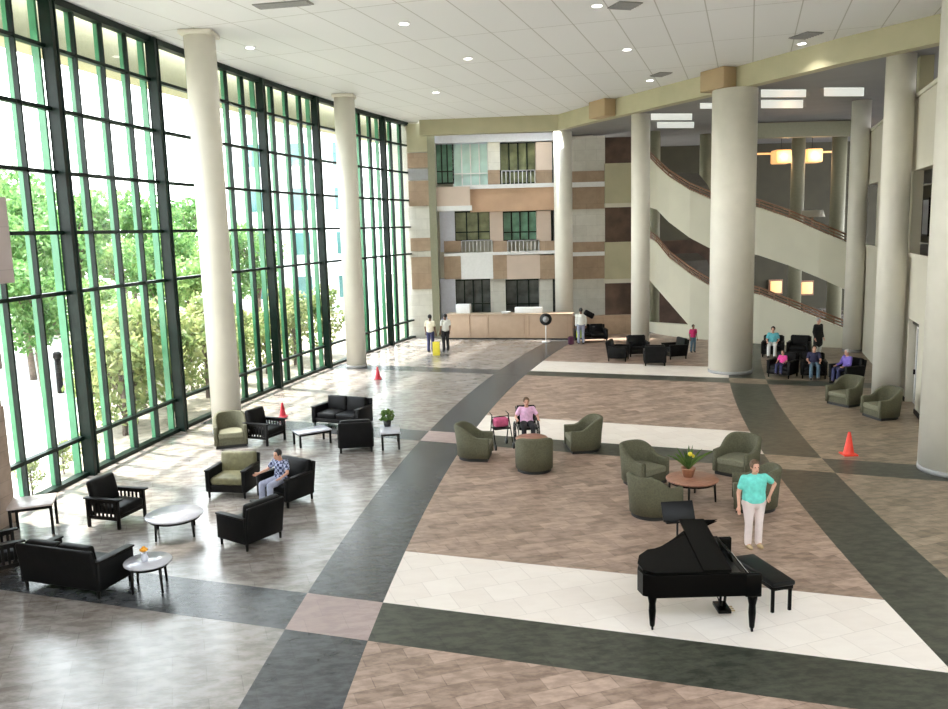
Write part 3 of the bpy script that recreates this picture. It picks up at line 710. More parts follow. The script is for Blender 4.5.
for k, x, y, s in spots:
    s *= rnd.uniform(.92, 1.08); rz = rnd.uniform(0, 6)
    o = pr[k] if k not in used else copy_tree(pr[k], (x, y, -.12), rz)
    used.add(k); o.location = (x, y, -.12); o.rotation_euler.z = rz; o.scale = (s, s, s * rnd.uniform(.95, 1.1))
sh = [(-11.0, 25.6), (-12.4, 26.6), (-11.3, 27.2), (-10.7, 29.0), (-12.0, 29.8), (-10.2, 31.4), (-11.4, 33.2), (-9.8, 34.2), (-13.2, 32.2), (-9.2, 36.6), (-10.6, 37.6), (-8.4, 38.8), (-9.4, 41), (-7.6, 41.4), (-14.2, 36), (-10.9, 21.4), (-10.8, 19.6), (-10.9, 22.8), (-13.6, 34)]
for i, (x, y) in enumerate(sh):
    s = rnd.uniform(.75, 1.35) if not -11 < x < -10.75 else .3; rz = rnd.uniform(0, 6)
    o = pr[2] if i == 0 else copy_tree(pr[2], (x, y, -.12), rz)
    o.location = (x, y, -.12); o.rotation_euler.z = rz; o.scale = (s, s, s)
def garden_labels(objs, look, kind):
    c = M.inverted(); bins = {}
    for o in objs:
        q = c @ (Vector(o.location) + Vector((0, 0, 1.5))); u = CX - FPX * q.x / q.z
        b = ('left of the first heavy mullion' if u < 72 else 'between the first two heavy mullions' if u < 172 else 'behind the nearest white column' if u < 235 else
             'in the middle glass bay' if u < 300 else 'in the far glass bay')
        bins.setdefault(b, []).append((-q.z, o))
    ORD = ['nearest', 'second nearest', 'third nearest', 'fourth nearest', 'fifth nearest', 'sixth nearest', 'seventh nearest', 'eighth nearest', 'ninth nearest', 'tenth nearest', 'eleventh nearest', 'twelfth nearest']
    for b, l in bins.items():
        l.sort(key=lambda a: a[0])
        for i, (d, o) in enumerate(l): o['label'] = '%s %s %s' % (ORD[min(i, 11)], look, b) if len(l) > 1 else '%s %s' % (look, b)
garden_labels([o for o in COL.objects if o.get('label') == L1], 'tall green tree outside', 'tree')
garden_labels([o for o in COL.objects if o.get('label') == L2], 'light green tree outside', 'tree')
garden_labels([o for o in COL.objects if o.get('label') == L3], 'yellowish shrub outside', 'shrub')
# white building beyond
t = thing('building', 'white building with dark windows seen through the far glass bays', 'building', (-13.0, 66, -.12))
MB().box((0, 3, 7.5), (11, 6, 15)).obj('wall', 'bld', t)
for k in range(4):
    for j in range(3):
        f = MB().box((-3.6 + j * 3.4, -.03, 1.9 + k * 3.4), (1.3, .1, 1.7)).obj('window', 'teal_glass', t)
    MB().box((0, -.1, 3.4 + k * 3.4), (11, .2, .15)).obj('string_course', 'white', t)
MB().box((0, 3, 15.1), (11.4, 6.4, .3)).obj('roof_edge', 'white', t)

# ------------------------------------------------------------------ FURNITURE BUILDERS
def tub_chair(label, loc, rz, group=None):
    t = thing('tub_chair', label, 'chair', loc, rz, group)
    W, D = .46, .46; n = 40; b = bmesh.new(); rows = []
    pts = []
    for i in range(n + 1):
        s = i / n
        if s < .2: x, y, nx, ny = -W, -.44 + (.44) * s / .2, -1, 0
        elif s > .8: x, y, nx, ny = W, -.44 + (.44) * (1 - s) / .2, 1, 0
        else:
            a = PI - (s - .2) / .6 * PI; x, y, nx, ny = W * math.cos(a), D * math.sin(a), math.cos(a), math.sin(a)
        k = max(0, math.sin(max(0, min(1, (s - .12) / .76)) * PI)); k = min(1, k * 1.12); hgt = .62 + .29 * k * k * (3 - 2 * k)
        lean = .07 * k ** 2
        pts.append((x, y, nx, ny, hgt, lean))
    for x, y, nx, ny, h, le in pts:
        th = .11
        ring = [(x + nx * .0, y + ny * .0, .09), (x + nx * le * .4, y + ny * le * .4, h * .55), (x + nx * le, y + ny * le, h - .03), (x + nx * (le - .02), y + ny * (le - .02), h),
                (x + nx * (le - th + .02), y + ny * (le - th + .02), h), (x + nx * (le - th), y + ny * (le - th), h - .03), (x - nx * th, y - ny * th, .40), (x - nx * th, y - ny * th, .09)]
        rows.append([b.verts.new(p) for p in ring])
    for a, d in zip(rows, rows[1:]):
        for k in range(8): b.faces.new((a[k], a[(k + 1) % 8], d[(k + 1) % 8], d[k]))
    b.faces.new(rows[0]); b.faces.new(rows[-1][::-1]); bmesh.ops.recalc_face_normals(b, faces=b.faces)
    q = MB(); q._add(b); q.obj('shell', 'olive_fab', t)
    q = MB(); m = 24
    poly = [(-.345, -.42), (.345, -.42)] + [(.345 * math.cos(PI * i / m), .345 * math.sin(PI * i / m)) for i in range(m + 1)]
    q.prism(poly, .09, .28).obj('seat_base', 'olive_fab', t)
    q = MB(); q.prism([(x * .98, y * .98 - (.03 if y < 0 else 0)) for x, y in poly], .28, .44, bev=.035).obj('seat_cushion', 'olive_lite', t)
    q = MB(); q.prism([(-.42, -.40), (.42, -.40)] + [(.42 * math.cos(PI * i / m), .42 * math.sin(PI * i / m)) for i in range(m + 1)], 0, .09).obj('plinth', 'plinth', t)
    return t
def club_chair(label, loc, rz, group=None, seat='black_leather', w=.88):
    t = thing('armchair', label, 'armchair', loc, rz, group)
    w += .06; hw = w / 2
    for s in (-1, 1):
        MB().box((s * (hw - .06), -.02, .39), (.12, .82, .50), bev=.03).obj('arm', 'black_leather', t)
        MB().box((s * (hw - .06), -.02, .645), (.13, .84, .035), bev=.012).obj('arm_rail', 'black_wood', t)
        for y in (-.38, .36): MB().cyl((s * (hw - .07), y, .22), (s * (hw - .07), y, 0), .035, .025, 10).obj('leg', 'black_wood', t)
    MB().box((0, -.02, .22), (w - .18, .78, .18), bev=.02).obj('seat_frame', 'black_wood', t)
    MB().cushion((0, -.06, .39), (w - .24, .70, .17), bev=.05, puff=.03).obj('seat_cushion', seat, t)
    MB().cushion((0, .33, .64), (w - .14, .18, .56), (-.16, 0, 0), bev=.06, puff=.03).obj('back_cushion', seat, t)
    MB().box((0, .42, .50), (w - .06, .08, .74), (-.16, 0, 0), bev=.025).obj('back_panel', 'black_leather', t)
    return t
def mission_chair(label, loc, rz, group=None):
    t = thing('slatted_armchair', label, 'armchair', loc, rz, group)
    for s in (-1, 1):
        x = s * .40
        for y in (-.38, .38): MB().box((x, y, .31 if y < 0 else .31), (.06, .06, .62), bev=.008).obj('leg', 'black_wood', t)
        MB().box((x, -.02, .635), (.12, .92, .035), bev=.01).obj('armrest', 'black_wood', t)
        mb = MB(); mb.box((x, 0, .22), (.035, .72, .07)); mb.box((x, 0, .58), (.035, .72, .06))
        for k in range(7): mb.box((x, -.3 + k * .1, .40), (.018, .045, .32))
        mb.obj('slatted_side', 'black_wood', t)
    MB().box((0, -.37, .26), (.74, .035, .10), bev=.006).obj('front_rail', 'black_wood', t)
    MB().box((0, .37, .26), (.74, .035, .10), bev=.006).obj('rear_rail', 'black_wood', t)
    MB().cushion((0, -.05, .37), (.72, .74, .17), bev=.05, puff=.03).obj('seat_cushion', 'black_leather', t)
    MB().cushion((0, .31, .69), (.72, .18, .60), (-.2, 0, 0), bev=.07, puff=.04).obj('back_cushion', 'black_leather', t)
    return t
def sofa(label, loc, rz, w, nseat, slim=False):
    t = thing('sofa', label, 'sofa', loc, rz); hw = w / 2
    for s in (-1, 1):
        MB().box((s * (hw - .08), -.02, .385), (.15, .84, .50), bev=.035).obj('arm', 'black_leather', t)
        MB().box((s * (hw - .08), -.02, .645), (.17, .88, .035), bev=.012).obj('arm_rail', 'black_wood', t)
        for y in (-.38, .36): MB().cyl((s * (hw - .09), y, .2), (s * (hw - .09), y, 0), .035, .026, 10).obj('leg', 'black_wood', t)
    MB().box((0, -.02, .24), (w - .24, .80, .12), bev=.02).obj('seat_frame', 'black_wood', t)
    sw = (w - .34) / nseat
    for k in range(nseat):
        x = -(w - .34) / 2 + sw * (k + .5)
        MB().cushion((x, -.06, .38), (sw - .01, .72, .18), bev=.05, puff=.025).obj('seat_cushion', 'black_leather', t)
        MB().cushion((x, .30, .64), (sw - .01, .18, .52), (-.16, 0, 0), bev=.06, puff=.03).obj('back_cushion', 'black_leather', t)
    MB().box((0, .41, .50), (w - .10, .09, .72), (-.14, 0, 0), bev=.03).obj('back_panel', 'black_leather', t)
    return t
def round_table(label, loc, r, h, top, legm, cat='table', nleg=4, rz=.5, a=1.0):
    t = thing('round_table', label, cat, loc, rz)
    MB().lathe([(0, h - .045), (r - .02, h - .045), (r, h - .03), (r, h - .01), (r - .01, h), (0, h)], seg=48).obj('tabletop', top, t)
    MB().lathe([(r - .10, h - .10), (r - .07, h - .10), (r - .07, h - .045), (r - .10, h - .045)], seg=40).obj('apron', legm, t)
    for k in range(nleg):
        an = 2 * PI * k / nleg + PI / 4; x, y = math.cos(an), math.sin(an)
        MB().cyl((x * (r - .085), y * (r - .085), h - .05), (x * (r - .06), y * (r - .06), 0), .028, .020, 10).obj('leg', legm, t)
    return t
def rect_table(label, loc, rz, sx, sy, h, top, legm, name='coffee_table'):
    t = thing(name, label, 'table', loc, rz)
    MB().box((0, 0, h - .02), (sx, sy, .04), bev=.008).obj('tabletop', top, t)
    MB().box((0, 0, h - .075), (sx - .12, sy - .12, .07)).obj('apron', legm, t)
    for a in (-1, 1):
        for b in (-1, 1): MB().box((a * (sx / 2 - .05), b * (sy / 2 - .05), (h - .04) / 2), (.055, .055, h - .04), bev=.006).obj('leg', legm, t)
    return t
def cone(label, loc, m, s=1.0):
    t = thing('traffic_cone', label, 'traffic cone', loc)
    MB().box((0, 0, .02 * s), (.34 * s, .34 * s, .04 * s), bev=.012).obj('base', m, t)
    MB().lathe([(.135 * s, .04 * s), (.125 * s, .06 * s), (.035 * s, .56 * s), (.028 * s, .57 * s), (0, .57 * s)], seg=28).obj('body', m, t)
    return t

# ------------------------------------------------------------------ LEFT SEATING
GB = None
mission_chair('black armchair with slatted sides beside the pale round coffee table', (-7.72, 17.2, 0), face(.95, -.3))
round_table('low round coffee table with pale shiny top between black armchairs', (-6.2, 16.4, 0), .57, .42, 'pale_top', 'black_wood', rz=.3)
sofa('black sofa with its back to the camera at the lower left', (-7.05, 13.95, 0), face(.33, .94), 1.75, 2)
round_table('small round side table with pale top and an orange flower on it', (-5.72, 13.75, 0), .40, .5, 'pale_top', 'black_wood', rz=.2)
mission_chair('black slatted armchair cut off at the left edge beside the sofa', (-8.85, 14.55, 0), face(.8, .6))
t = thing('flower_vase', 'small glass vase with an orange flower on the round side table', 'vase', (-5.76, 13.72, .502))
MB().lathe([(0, 0), (.05, 0), (.065, .05), (.04, .11), (.05, .14), (.044, .14), (.034, .11), (.055, .05), (.04, .01), (0, .01)]).obj('vase', 'lilac', t)
MB().cyl((0, 0, .02), (0, 0, .17), .006, seg=6).obj('stem', 'leaf', t)
mb = MB()
for k in range(9):
    a = 2 * PI * k / 9; mb.sph((.04 * math.cos(a), .04 * math.sin(a), .20), .032, (1, 1, .8), seg=8)
mb.sph((0, 0, .22), .04, seg=10); mb.obj('blossom', 'orange_petal', t)
club_chair('dark armchair with olive seat beside the seated person in plaid', (-5.72, 19.0, 0), face(-.17, -.98), seat='olive_leather', w=.95)
club_chair('black armchair holding the person in the plaid shirt', (-4.35, 18.35, 0), face(-.55, -.83), w=.95)
club_chair('black armchair with its back to the camera right of the pale round table', (-4.5, 15.85, 0), face(-.82, .57), w=.92)
mission_chair('black slatted armchair beside the nearest white column by the glass', (-6.15, 23.8, 0), face(.9, -.42))
tub_chair('olive tub chair at the foot of the nearest glass wall column', (-7.1, 23.6, 0), face(.3, -1))
cone('red cone behind the slatted armchair by the glass wall', (-6.38, 27.1, 0), 'cone_red', .85)
cone('red cone on the bright floor near the far glass wall column', (-3.97, 33.8, 0), 'cone_red', .9)
rect_table('low rectangular coffee table in front of the black window sofa', (-4.72, 23.45, 0), .55, 1.0, .62, .42, 'pale_top', 'black_wood')
sofa('black sofa facing the camera near the glass wall', (-4.15, 25.55, 0), face(-.42, -.9), 1.75, 2)
club_chair('black armchair seen from behind in front of the window sofa', (-3.35, 22.7, 0), face(-.12, .99), w=.92)
rect_table('narrow side table with thin legs right of the window sofa group', (-2.42, 22.95, 0), .12, .55, 1.0, .5, 'pale_top', 'black_wood', 'side_table')
t = thing('potted_plant', 'small dark potted plant on the narrow side table', 'plant', (-2.52, 23.25, .502))
MB().lathe([(0, 0), (.09, 0), (.12, .16), (.1, .16), (0, .14)]).obj('pot', 'plinth', t)
leaves(140, [(Vector((0, 0, .3)), (.2, .2, .18))], .07, random.Random(5)).obj('foliage', 'leaf', t)
rect_table('pinkish topped square table against the stone pier at the left edge', (-9.25, 16.75, 0), .35, .85, .8, .66, 'pink_top', 'black_wood', 'side_table')

# ------------------------------------------------------------------ MIDDLE SEATING
tub_chair('olive tub chair left of the person in the wheelchair', (-.05, 21.5, 0), face(.95, -.15))
tub_chair('olive tub chair right of the person in the wheelchair', (2.9, 22.0, 0), face(-.97, -.1))
tub_chair('olive tub chair seen from behind in front of the person in the wheelchair', (1.43, 20.2, 0), face(0.02, 1))
round_table('small round brown table in front of the person in the wheelchair', (1.45, 21.35, 0), .42, .55, 'wood_top', 'black_wood')
tub_chair('olive tub chair at the far left of the table with the plant', (3.85, 18.95, 0), face(.6, -.8))
tub_chair('olive tub chair with its back to the piano tail', (3.62, 16.75, 0), face(.82, .57))
tub_chair('olive tub chair behind the standing woman at the far right of the plant table', (6.3, 19.45, 0), face(-.72, -.7))
tub_chair('olive tub chair directly behind the woman in turquoise', (5.85, 17.0, 0), face(-.95, .25))
round_table('round red brown table carrying the spiky plant', (4.68, 17.6, 0), .56, .5, 'wood_top', 'black_wood', rz=.4)
t = thing('potted_plant', 'spiky green potted plant on the round red brown table', 'plant', (4.62, 17.7, .502))
MB().lathe([(0, 0), (.10, 0), (.15, .18), (.16, .2), (.13, .2), (.12, .17), (0, .16)]).obj('pot', 'pot', t)
mb = MB(); rr = random.Random(11)
for k in range(26):
    a = rr.uniform(0, 2 * PI); ln_ = rr.uniform(.35, .62); out = rr.uniform(.15, 1.0)
    ps = [Vector((math.cos(a) * out * ln_ * s, math.sin(a) * out * ln_ * s, .17 + ln_ * s * (1 - .45 * out * s))) for s in (0, .35, .7, 1)]
    mb.tube(ps, [.016, .026, .018, .002], 5)
mb.obj('foliage', 'leaf', t)
mb = MB(); mb.sph((.02, -.06, .52), .05, seg=10); mb.sph((.1, 0, .46), .04, seg=10); mb.obj('flower', 'yellow', t)
cone('orange cone on the brown floor at the right', (9.54, 20.8, 0), 'cone', 1.05)
tub_chair('olive tub chair left of the tall right column near the seated visitors', (12.1, 26.7, 0), face(-.9, -.45), None)
tub_chair('olive tub chair in front of the tall right column', (12.35, 24.75, 0), face(-.97, -.2), None)

# ------------------------------------------------------------------ FAR CHAIRS
GF = 'black chairs in front of the slim white column'
club_chair('leftmost black armchair of the far group by the slim column', (6.45, 36.95, 0), face(.9, -.3))
club_chair('black armchair facing the camera beside the slim column base', (7.55, 38.1, 0), face(0, -1))
club_chair('black armchair seen from behind at the front of the far group', (7.75, 35.45, 0), face(.15, 1))
club_chair('rightmost black armchair of the far group near the thick column', (9.0, 37.1, 0), face(-.9, -.2))
sofa('low black sofa behind the man in the white shirt', (6.1, 43.2, 0), face(0, -1), 1.7, 2)
club_chair('dark armchair holding the child in pink', (11.95, 31.9, 0), face(-.7, -.7))
club_chair('dark armchair holding the person in violet', (13.75, 30.4, 0), face(-.95, -.3))
club_chair('dark armchair holding the person in jeans', (13.0, 31.6, 0), face(-.3, -.95))
club_chair('dark armchair under the person in teal by the ramp wall', (13.35, 36.9, 0), face(-.4, -.9))
club_chair('empty dark armchair right of the person in teal', (14.4, 36.6, 0), face(-.5, -.85))

# ------------------------------------------------------------------ PIANO
pn = thing('grand_piano', 'black grand piano with raised lid on the white floor band', 'piano', (4.15, 11.45, 0), 0)
# local: keyboard edge along +y at x = 0, tail towards -x, spine along y = 0
def outline(k0=0.0):
    pts = [(-k0, 0.0), (-1.62, 0.0), (-1.78, .10), (-1.82, .30), (-1.76, .50), (-1.60, .66)]
    for i in range(1, 10):
        s = i / 10; x = -1.60 + s * 1.15; y = .66 + (.84) * (s * s * (3 - 2 * s)); pts.append((x, y))
    pts += [(-.40, 1.50), (-k0, 1.50)]
    return pts
MB().prism(outline(.30), .62, .97, bev=.012).obj('case', 'piano', pn)
MB().box((-.19, .035, .78), (.24, .07, .36), bev=.02).obj('cheek', 'piano', pn); MB().box((-.19, 1.465, .78), (.24, .07, .36), bev=.02).obj('cheek', 'piano', pn)
MB().box((-.18, .75, .66), (.22, 1.38, .08), bev=.01).obj('key_bed', 'piano', pn)
k = MB()
for i in range(52): k.box((-.145, .10 + i * 1.3 / 52 + .0125, .715), (.13, .0235, .03))
k.obj('white_keys', 'white', pn)
k = MB()
for i in range(51):
    if i % 7 not in (1, 4): k.box((-.165, .10 + (i + 1) * 1.3 / 52, .738), (.09, .012, .025))
k.obj('black_keys', 'piano', pn)
MB().box((-.22, .75, .80), (.05, 1.36, .22), (0, -.25, 0), bev=.01).obj('fallboard', 'piano', pn)
lid = MB(); lp = [(x, y) for x, y in outline(.52)]
lid.prism(lp, 0, .03, Matrix.Translation((0, 0, .985)) @ Matrix.Rotation(math.radians(9), 4, 'X'), bev=.008).obj('lid', 'piano', pn)
MB().prism([(-.52, 0), (-.52, 1.5), (-.92, 1.5), (-.92, 0)], .032, .055, Matrix.Translation((0, 0, .985)) @ Matrix.Rotation(math.radians(9), 4, 'X')).obj('folded_front_lid', 'piano', pn)
MB().cyl((-.66, 1.42, .95), (-.66, 1.38, 1.19), .012, seg=8).obj('lid_prop', 'piano', pn)
MB().box((-.40, .75, 1.05), (.03, .70, .16), (0, -.3, 0), bev=.01).obj('music_desk', 'piano', pn)
MB().prism([(x * .96 - .03, .05 + y * .93) for x, y in outline(.35)], .90, .972).obj('soundboard', 'plinth', pn)
for x, y in ((-.16, .14), (-.16, 1.36), (-1.60, .28)):
    l = MB().lathe([(0, .64), (.075, .64), (.07, .52), (.05, .42), (.055, .30), (.038, .08), (.03, .06), (0, .06)], (x, y, 0), 20).obj('leg', 'piano', pn)
    MB().cyl((x - .012, y, .035), (x + .012, y, .035), .035, seg=16).obj('caster', 'dark_metal', l)
ly = MB(); ly.box((-.42, .75, .10), (.20, .34, .06), bev=.01); ly.obj('pedal_box', 'piano', pn)
for s in (-.1, .1): MB().cyl((-.42, .75 + s, .12), (-.38, .75 + s, .64), .022, seg=10).obj('lyre_post', 'piano', pn)
MB().cyl((-.6, .75, .62), (-.44, .75, .12), .01, seg=8).obj('lyre_brace', 'dark_metal', pn)
for s in (-.07, 0, .07): MB().box((-.29, .75 + s, .075), (.10, .022, .015)).obj('pedal', 'tan', pn)
bt = thing('piano_bench', 'long black piano bench beside the keyboard', 'bench', (4.53, 12.70, 0), math.radians(14))
MB().cushion((0, 0, .47), (.40, 1.15, .08), bev=.03, puff=.012).obj('seat', 'black_leather', bt)
MB().box((0, 0, .40), (.36, 1.08, .07), bev=.006).obj('apron', 'piano', bt)
for a in (-1, 1):
    for b in (-1, 1): MB().box((a * .15, b * .50, .19), (.045, .045, .38), bev=.005).obj('leg', 'piano', bt)
ms = thing('music_stand', 'black music stand behind the grand piano', 'music stand', (3.42, 13.75, 0), .1)
MB().box((0, 0, 1.12), (.56, .03, .34), (-.5, 0, 0), bev=.008).obj('desk', 'dark_metal', ms); MB().box((0, -.12, .97), (.50, .07, .02)).obj('ledge', 'dark_metal', ms)
MB().cyl((0, .02, .05), (0, .02, 1.1), .018, seg=10).obj('pole', 'dark_metal', ms)
for k in range(3):
    a = 2 * PI * k / 3; MB().cyl((0, .02, .12), (.26 * math.cos(a), .02 + .26 * math.sin(a), .012), .012, seg=8).obj('foot', 'dark_metal', ms)

# ------------------------------------------------------------------ PEOPLE
def rcone(mb, p0, p1, r0, r1, flat_=1.0, seg=14):
    """rounded tapered limb; flat_ widens the cross-section along x"""
    p0, p1 = Vector(p0), Vector(p1); d = (p1 - p0); L = d.length; d.normalize()
    a = Vector((1, 0, 0)); a = (a - d * a.dot(d))
    if a.length < .2: a = Vector((0, 1, 0)); a = a - d * a.dot(d)
    a.normalize(); c = d.cross(a); b = bmesh.new(); rings = []
    prof = [(-r0 * math.cos(t), r0 * math.sin(t)) for t in (.35, .75, 1.2)] + [(0, r0), (L * .5, (r0 + r1) / 2), (L, r1)] + [(L + r1 * math.sin(t), r1 * math.cos(t)) for t in (.4, .8, 1.2)]
    for h, r in prof:
        rings.append([b.verts.new(p0 + d * h + (a * math.cos(2 * PI * k / seg) * flat_ + c * math.sin(2 * PI * k / seg)) * r) for k in range(seg)])
    for e, f in zip(rings, rings[1:]):
        for k in range(seg): b.faces.new((e[k], e[(k + 1) % seg], f[(k + 1) % seg], f[k]))
    b.faces.new(rings[0]); b.faces.new(rings[-1][::-1]); bmesh.ops.recalc_face_normals(b, faces=b.faces)
    mb._add(b)
def fuse(mb, vox, smooth=3):
    me = bpy.data.meshes.new('tmp'); mb.bm.to_mesh(me); mb.bm.free(); o = bpy.data.objects.new('tmp', me); COL.objects.link(o)
    r = o.modifiers.new('r', 'REMESH'); r.mode = 'VOXEL'; r.voxel_size = vox; r.use_smooth_shade = True
    s = o.modifiers.new('s', 'SMOOTH'); s.factor = .5; s.iterations = smooth
    dg = bpy.context.evaluated_depsgraph_get(); dg.update()
    m2 = bpy.data.meshes.new_from_object(o.evaluated_get(dg)); bpy.data.objects.remove(o); bpy.data.meshes.remove(me)
    for p in m2.polygons: p.use_smooth = True
    q = MB(); q.bm.from_mesh(m2); bpy.data.meshes.remove(m2); return q
STAND = dict(pelvis=(0, 0, .95), waist=(0, .01, 1.10), chest=(0, 0, 1.29), neck=(0, .01, 1.45), head=(0, -.015, 1.585),
             sR=(-.175, .01, 1.385), eR=(-.235, .03, 1.11), wR=(-.235, -.06, .87), sL=(.175, .01, 1.385), eL=(.235, .03, 1.11), wL=(.235, -.06, .87),
             hR=(-.09, 0, .90), kR=(-.10, -.02, .50), aR=(-.105, .03, .085), hL=(.09, 0, .90), kL=(.10, -.02, .50), aL=(.105, .03, .085))
SIT = dict(pelvis=(0, .02, .56), waist=(0, .06, .68), chest=(0, .07, .87), neck=(0, .06, 1.03), head=(0, .03, 1.16),
           sR=(-.175, .07, .965), eR=(-.25, -.02, .71), wR=(-.20, -.24, .66), sL=(.175, .07, .965), eL=(.25, -.02, .71), wL=(.20, -.24, .66),
           hR=(-.09, -.02, .54), kR=(-.13, -.42, .53), aR=(-.13, -.44, .085), hL=(.09, -.02, .54), kL=(.13, -.42, .53), aL=(.13, -.44, .085))
def person(label, loc, rz, h, pose, shirt, pants, hair='hair_br', skin='skin', sleeve='short', wide=1.0, vox=.016, over=None, shoes='plinth', long_coat=False, hair_len=0, legs_cover=1.0, face_detail=False, fold=None):
    P = dict(pose); P.update(over or {}); P = {k: Vector(v) for k, v in P.items()}
    t = thing('person', label, 'person', loc, rz); s = h / 1.70; t.scale = (s, s, s); W_ = wide
    for k in ('sR', 'sL', 'hR', 'hL'): P[k].x *= (1 + (wide - 1) * .6)
    up = (P['head'] - P['neck']).normalized(); H_ = P['head']
    b = MB()
    rcone(b, P['pelvis'], P['waist'], .105 * W_, .10 * W_, 1.35); rcone(b, P['waist'], P['chest'], .10 * W_, .112 * W_, 1.35); rcone(b, P['chest'], P['neck'] - Vector((0, 0, .06)), .108 * W_, .055, 1.35)
    rcone(b, P['neck'] - Vector((0, 0, .05)), P['neck'] + up * .05, .055, .05)
    b.sph(H_ + Vector((0, .012, .02)), .1, (.76, .92, 1.05), seg=20); b.sph(H_ + Vector((0, -.02, -.055)), .07, (.86, .95, .95), seg=16)
    rcone(b, H_ + Vector((0, -.088, .012)), H_ + Vector((0, -.107, -.022)), .010, .015, seg=8)
    for e in (-1, 1): b.sph(H_ + Vector((e * .078, .012, -.005)), .026, (.45, .8, 1.1), seg=10)
    for q in 'RL':
        rcone(b, P['s' + q], P['e' + q], .05 * (1 + (W_ - 1) * .5), .038); rcone(b, P['e' + q], P['w' + q], .038, .026)
        rcone(b, P['chest'] + Vector((0, 0, .07)), P['s' + q], .07, .052)
        rcone(b, P['h' + q], P['k' + q], .085 * (1 + (W_ - 1) * .6), .056); rcone(b, P['k' + q], P['a' + q], .054, .036)
        rcone(b, P['a' + q], P['a' + q] + Vector((0, -.13, -.045)), .036, .03, 1.15)
        hd = (P['w' + q] - P['e' + q]).normalized(); rcone(b, P['w' + q], P['w' + q] + hd * .075, .027, .034, 1.0, 10)
    b = fuse(b, vox)
    for q, sg in (('R', -1), ('L', 1)):                                   # five fingers on each palm
        w0 = P['w' + q]; hd = (w0 - P['e' + q]).normalized(); side = hd.cross(Vector((0, -1, 0)))
        side = side.normalized() if side.length > .1 else Vector((1, 0, 0)); nrm = side.cross(hd)
        for i, (off, ln_) in enumerate(((-.025, .062), (-.009, .075), (.009, .080), (.024, .070))):
            a = w0 + hd * .085 + side * off; c1 = a + hd * ln_ * .5 + nrm * .004 * sg; c2 = c1 + hd * ln_ * .4 + nrm * .018
            b.tube([a, c1, c2, c2 + hd * .012 + nrm * .008], [.0095, .009, .008, .006], 8)
        a = w0 + hd * .03 + side * -.022 * sg; b.tube([a, a + hd * .03 - side * .022 * sg, a + hd * .062 - side * .03 * sg], [.012, .011, .008], 8)
    body = b.obj('body', skin, t)
    g = MB()                                                             # shirt
    z0 = P['pelvis'] + (P['waist'] - P['pelvis']) * .2
    g0 = .018
    rcone(g, z0, P['waist'], (.115) * W_ + g0, .108 * W_ + g0, 1.36); rcone(g, P['waist'], P['chest'], .108 * W_ + g0, .118 * W_ + g0, 1.36); rcone(g, P['chest'], P['neck'] - Vector((0, 0, .075)), .115 * W_ + g0, .06 + g0 * .5, 1.36)
    for q in 'RL':
        rcone(g, P['chest'] + Vector((0, 0, .06)), P['s' + q], .08, .062)
        e = P['e' + q]
        if sleeve == 'short': e = P['s' + q].lerp(P['e' + q], .62); rcone(g, P['s' + q], e, .064, .062)
        else: rcone(g, P['s' + q], e, .064, .052); rcone(g, e, P['e' + q].lerp(P['w' + q], .93), .052, .040)
    if long_coat: rcone(g, P['pelvis'], P['pelvis'] - Vector((0, 0, .34)), .15 * W_, .17 * W_, 1.3)
    fuse(g, max(vox, .014)).obj('coat' if long_coat else 'shirt', shirt, t)
    g = MB(); rcone(g, P['pelvis'] + Vector((0, 0, .03)), P['pelvis'] - Vector((0, 0, .04)), .122 * W_, .115 * W_, 1.3)
    for q in 'RL':
        rcone(g, P['pelvis'], P['h' + q], .11 * W_, .10 * W_)
        rcone(g, P['h' + q], P['k' + q], .10 * (1 + (W_ - 1) * .7), .075); rcone(g, P['k' + q], P['k' + q].lerp(P['a' + q], .97 * legs_cover), .075, .068)
    fuse(g, max(vox, .014)).obj('trousers', pants, t)
    for q in 'RL':
        a = P['a' + q]; g = MB(); g.sph((a.x, a.y - .065, .045), .1, (.46, 1.32, .45), seg=14); g.obj('shoe', shoes, t)
    g = MB(); g.sph(H_ + Vector((0, .028, .038)), .106, (.86, .96, 1.02), seg=24)
    for v in [v for v in g.bm.verts if (v.co - H_).y < -.045 and (v.co - H_).z < .065]: v.co.y = H_.y - .045
    for v in g.bm.verts:
        dz = (v.co - H_).z
        if dz < -.03: v.co.z = H_.z - .03 - hair_len * max(0, min(1, ((v.co - H_).y + .05) / .08)) + (dz + .03) * .3
    g.obj('hair', hair, t)
    if face_detail:
        for e in (-1, 1): MB().sph(H_ + Vector((e * .030, -.074, .012)), .010, (1.2, .6, .8), seg=10).obj('eye', 'eye', t)
        MB().sph(H_ + Vector((0, -.080, -.055)), .02, (1.25, .5, .35), seg=12).obj('mouth', 'lips', t)
    return t
cloth('turquoise shirt', (.16, .66, .60)); cloth('pale trousers', (.74, .64, .64), .04); cloth('pink blouse', (.80, .48, .72)); cloth('dark trousers', (.02, .02, .025)); cloth('white shirt', (.78, .78, .74), .04)
cloth('navy trousers', (.04, .045, .12)); cloth('cream blouse', (.72, .66, .52)); cloth('pale blue trousers', (.34, .36, .48)); cloth('black coat', (.012, .012, .014)); cloth('white trousers', (.75, .75, .75), .04)
cloth('teal shirt', (.13, .48, .56)); cloth('hot pink shirt', (.85, .08, .38)); cloth('violet top', (.20, .14, .52)); cloth('denim', (.10, .17, .24)); cloth('navy shirt', (.03, .03, .08)); cloth('red shirt', (.62, .03, .16)); cloth('yellow green vest', (.6, .6, .2))
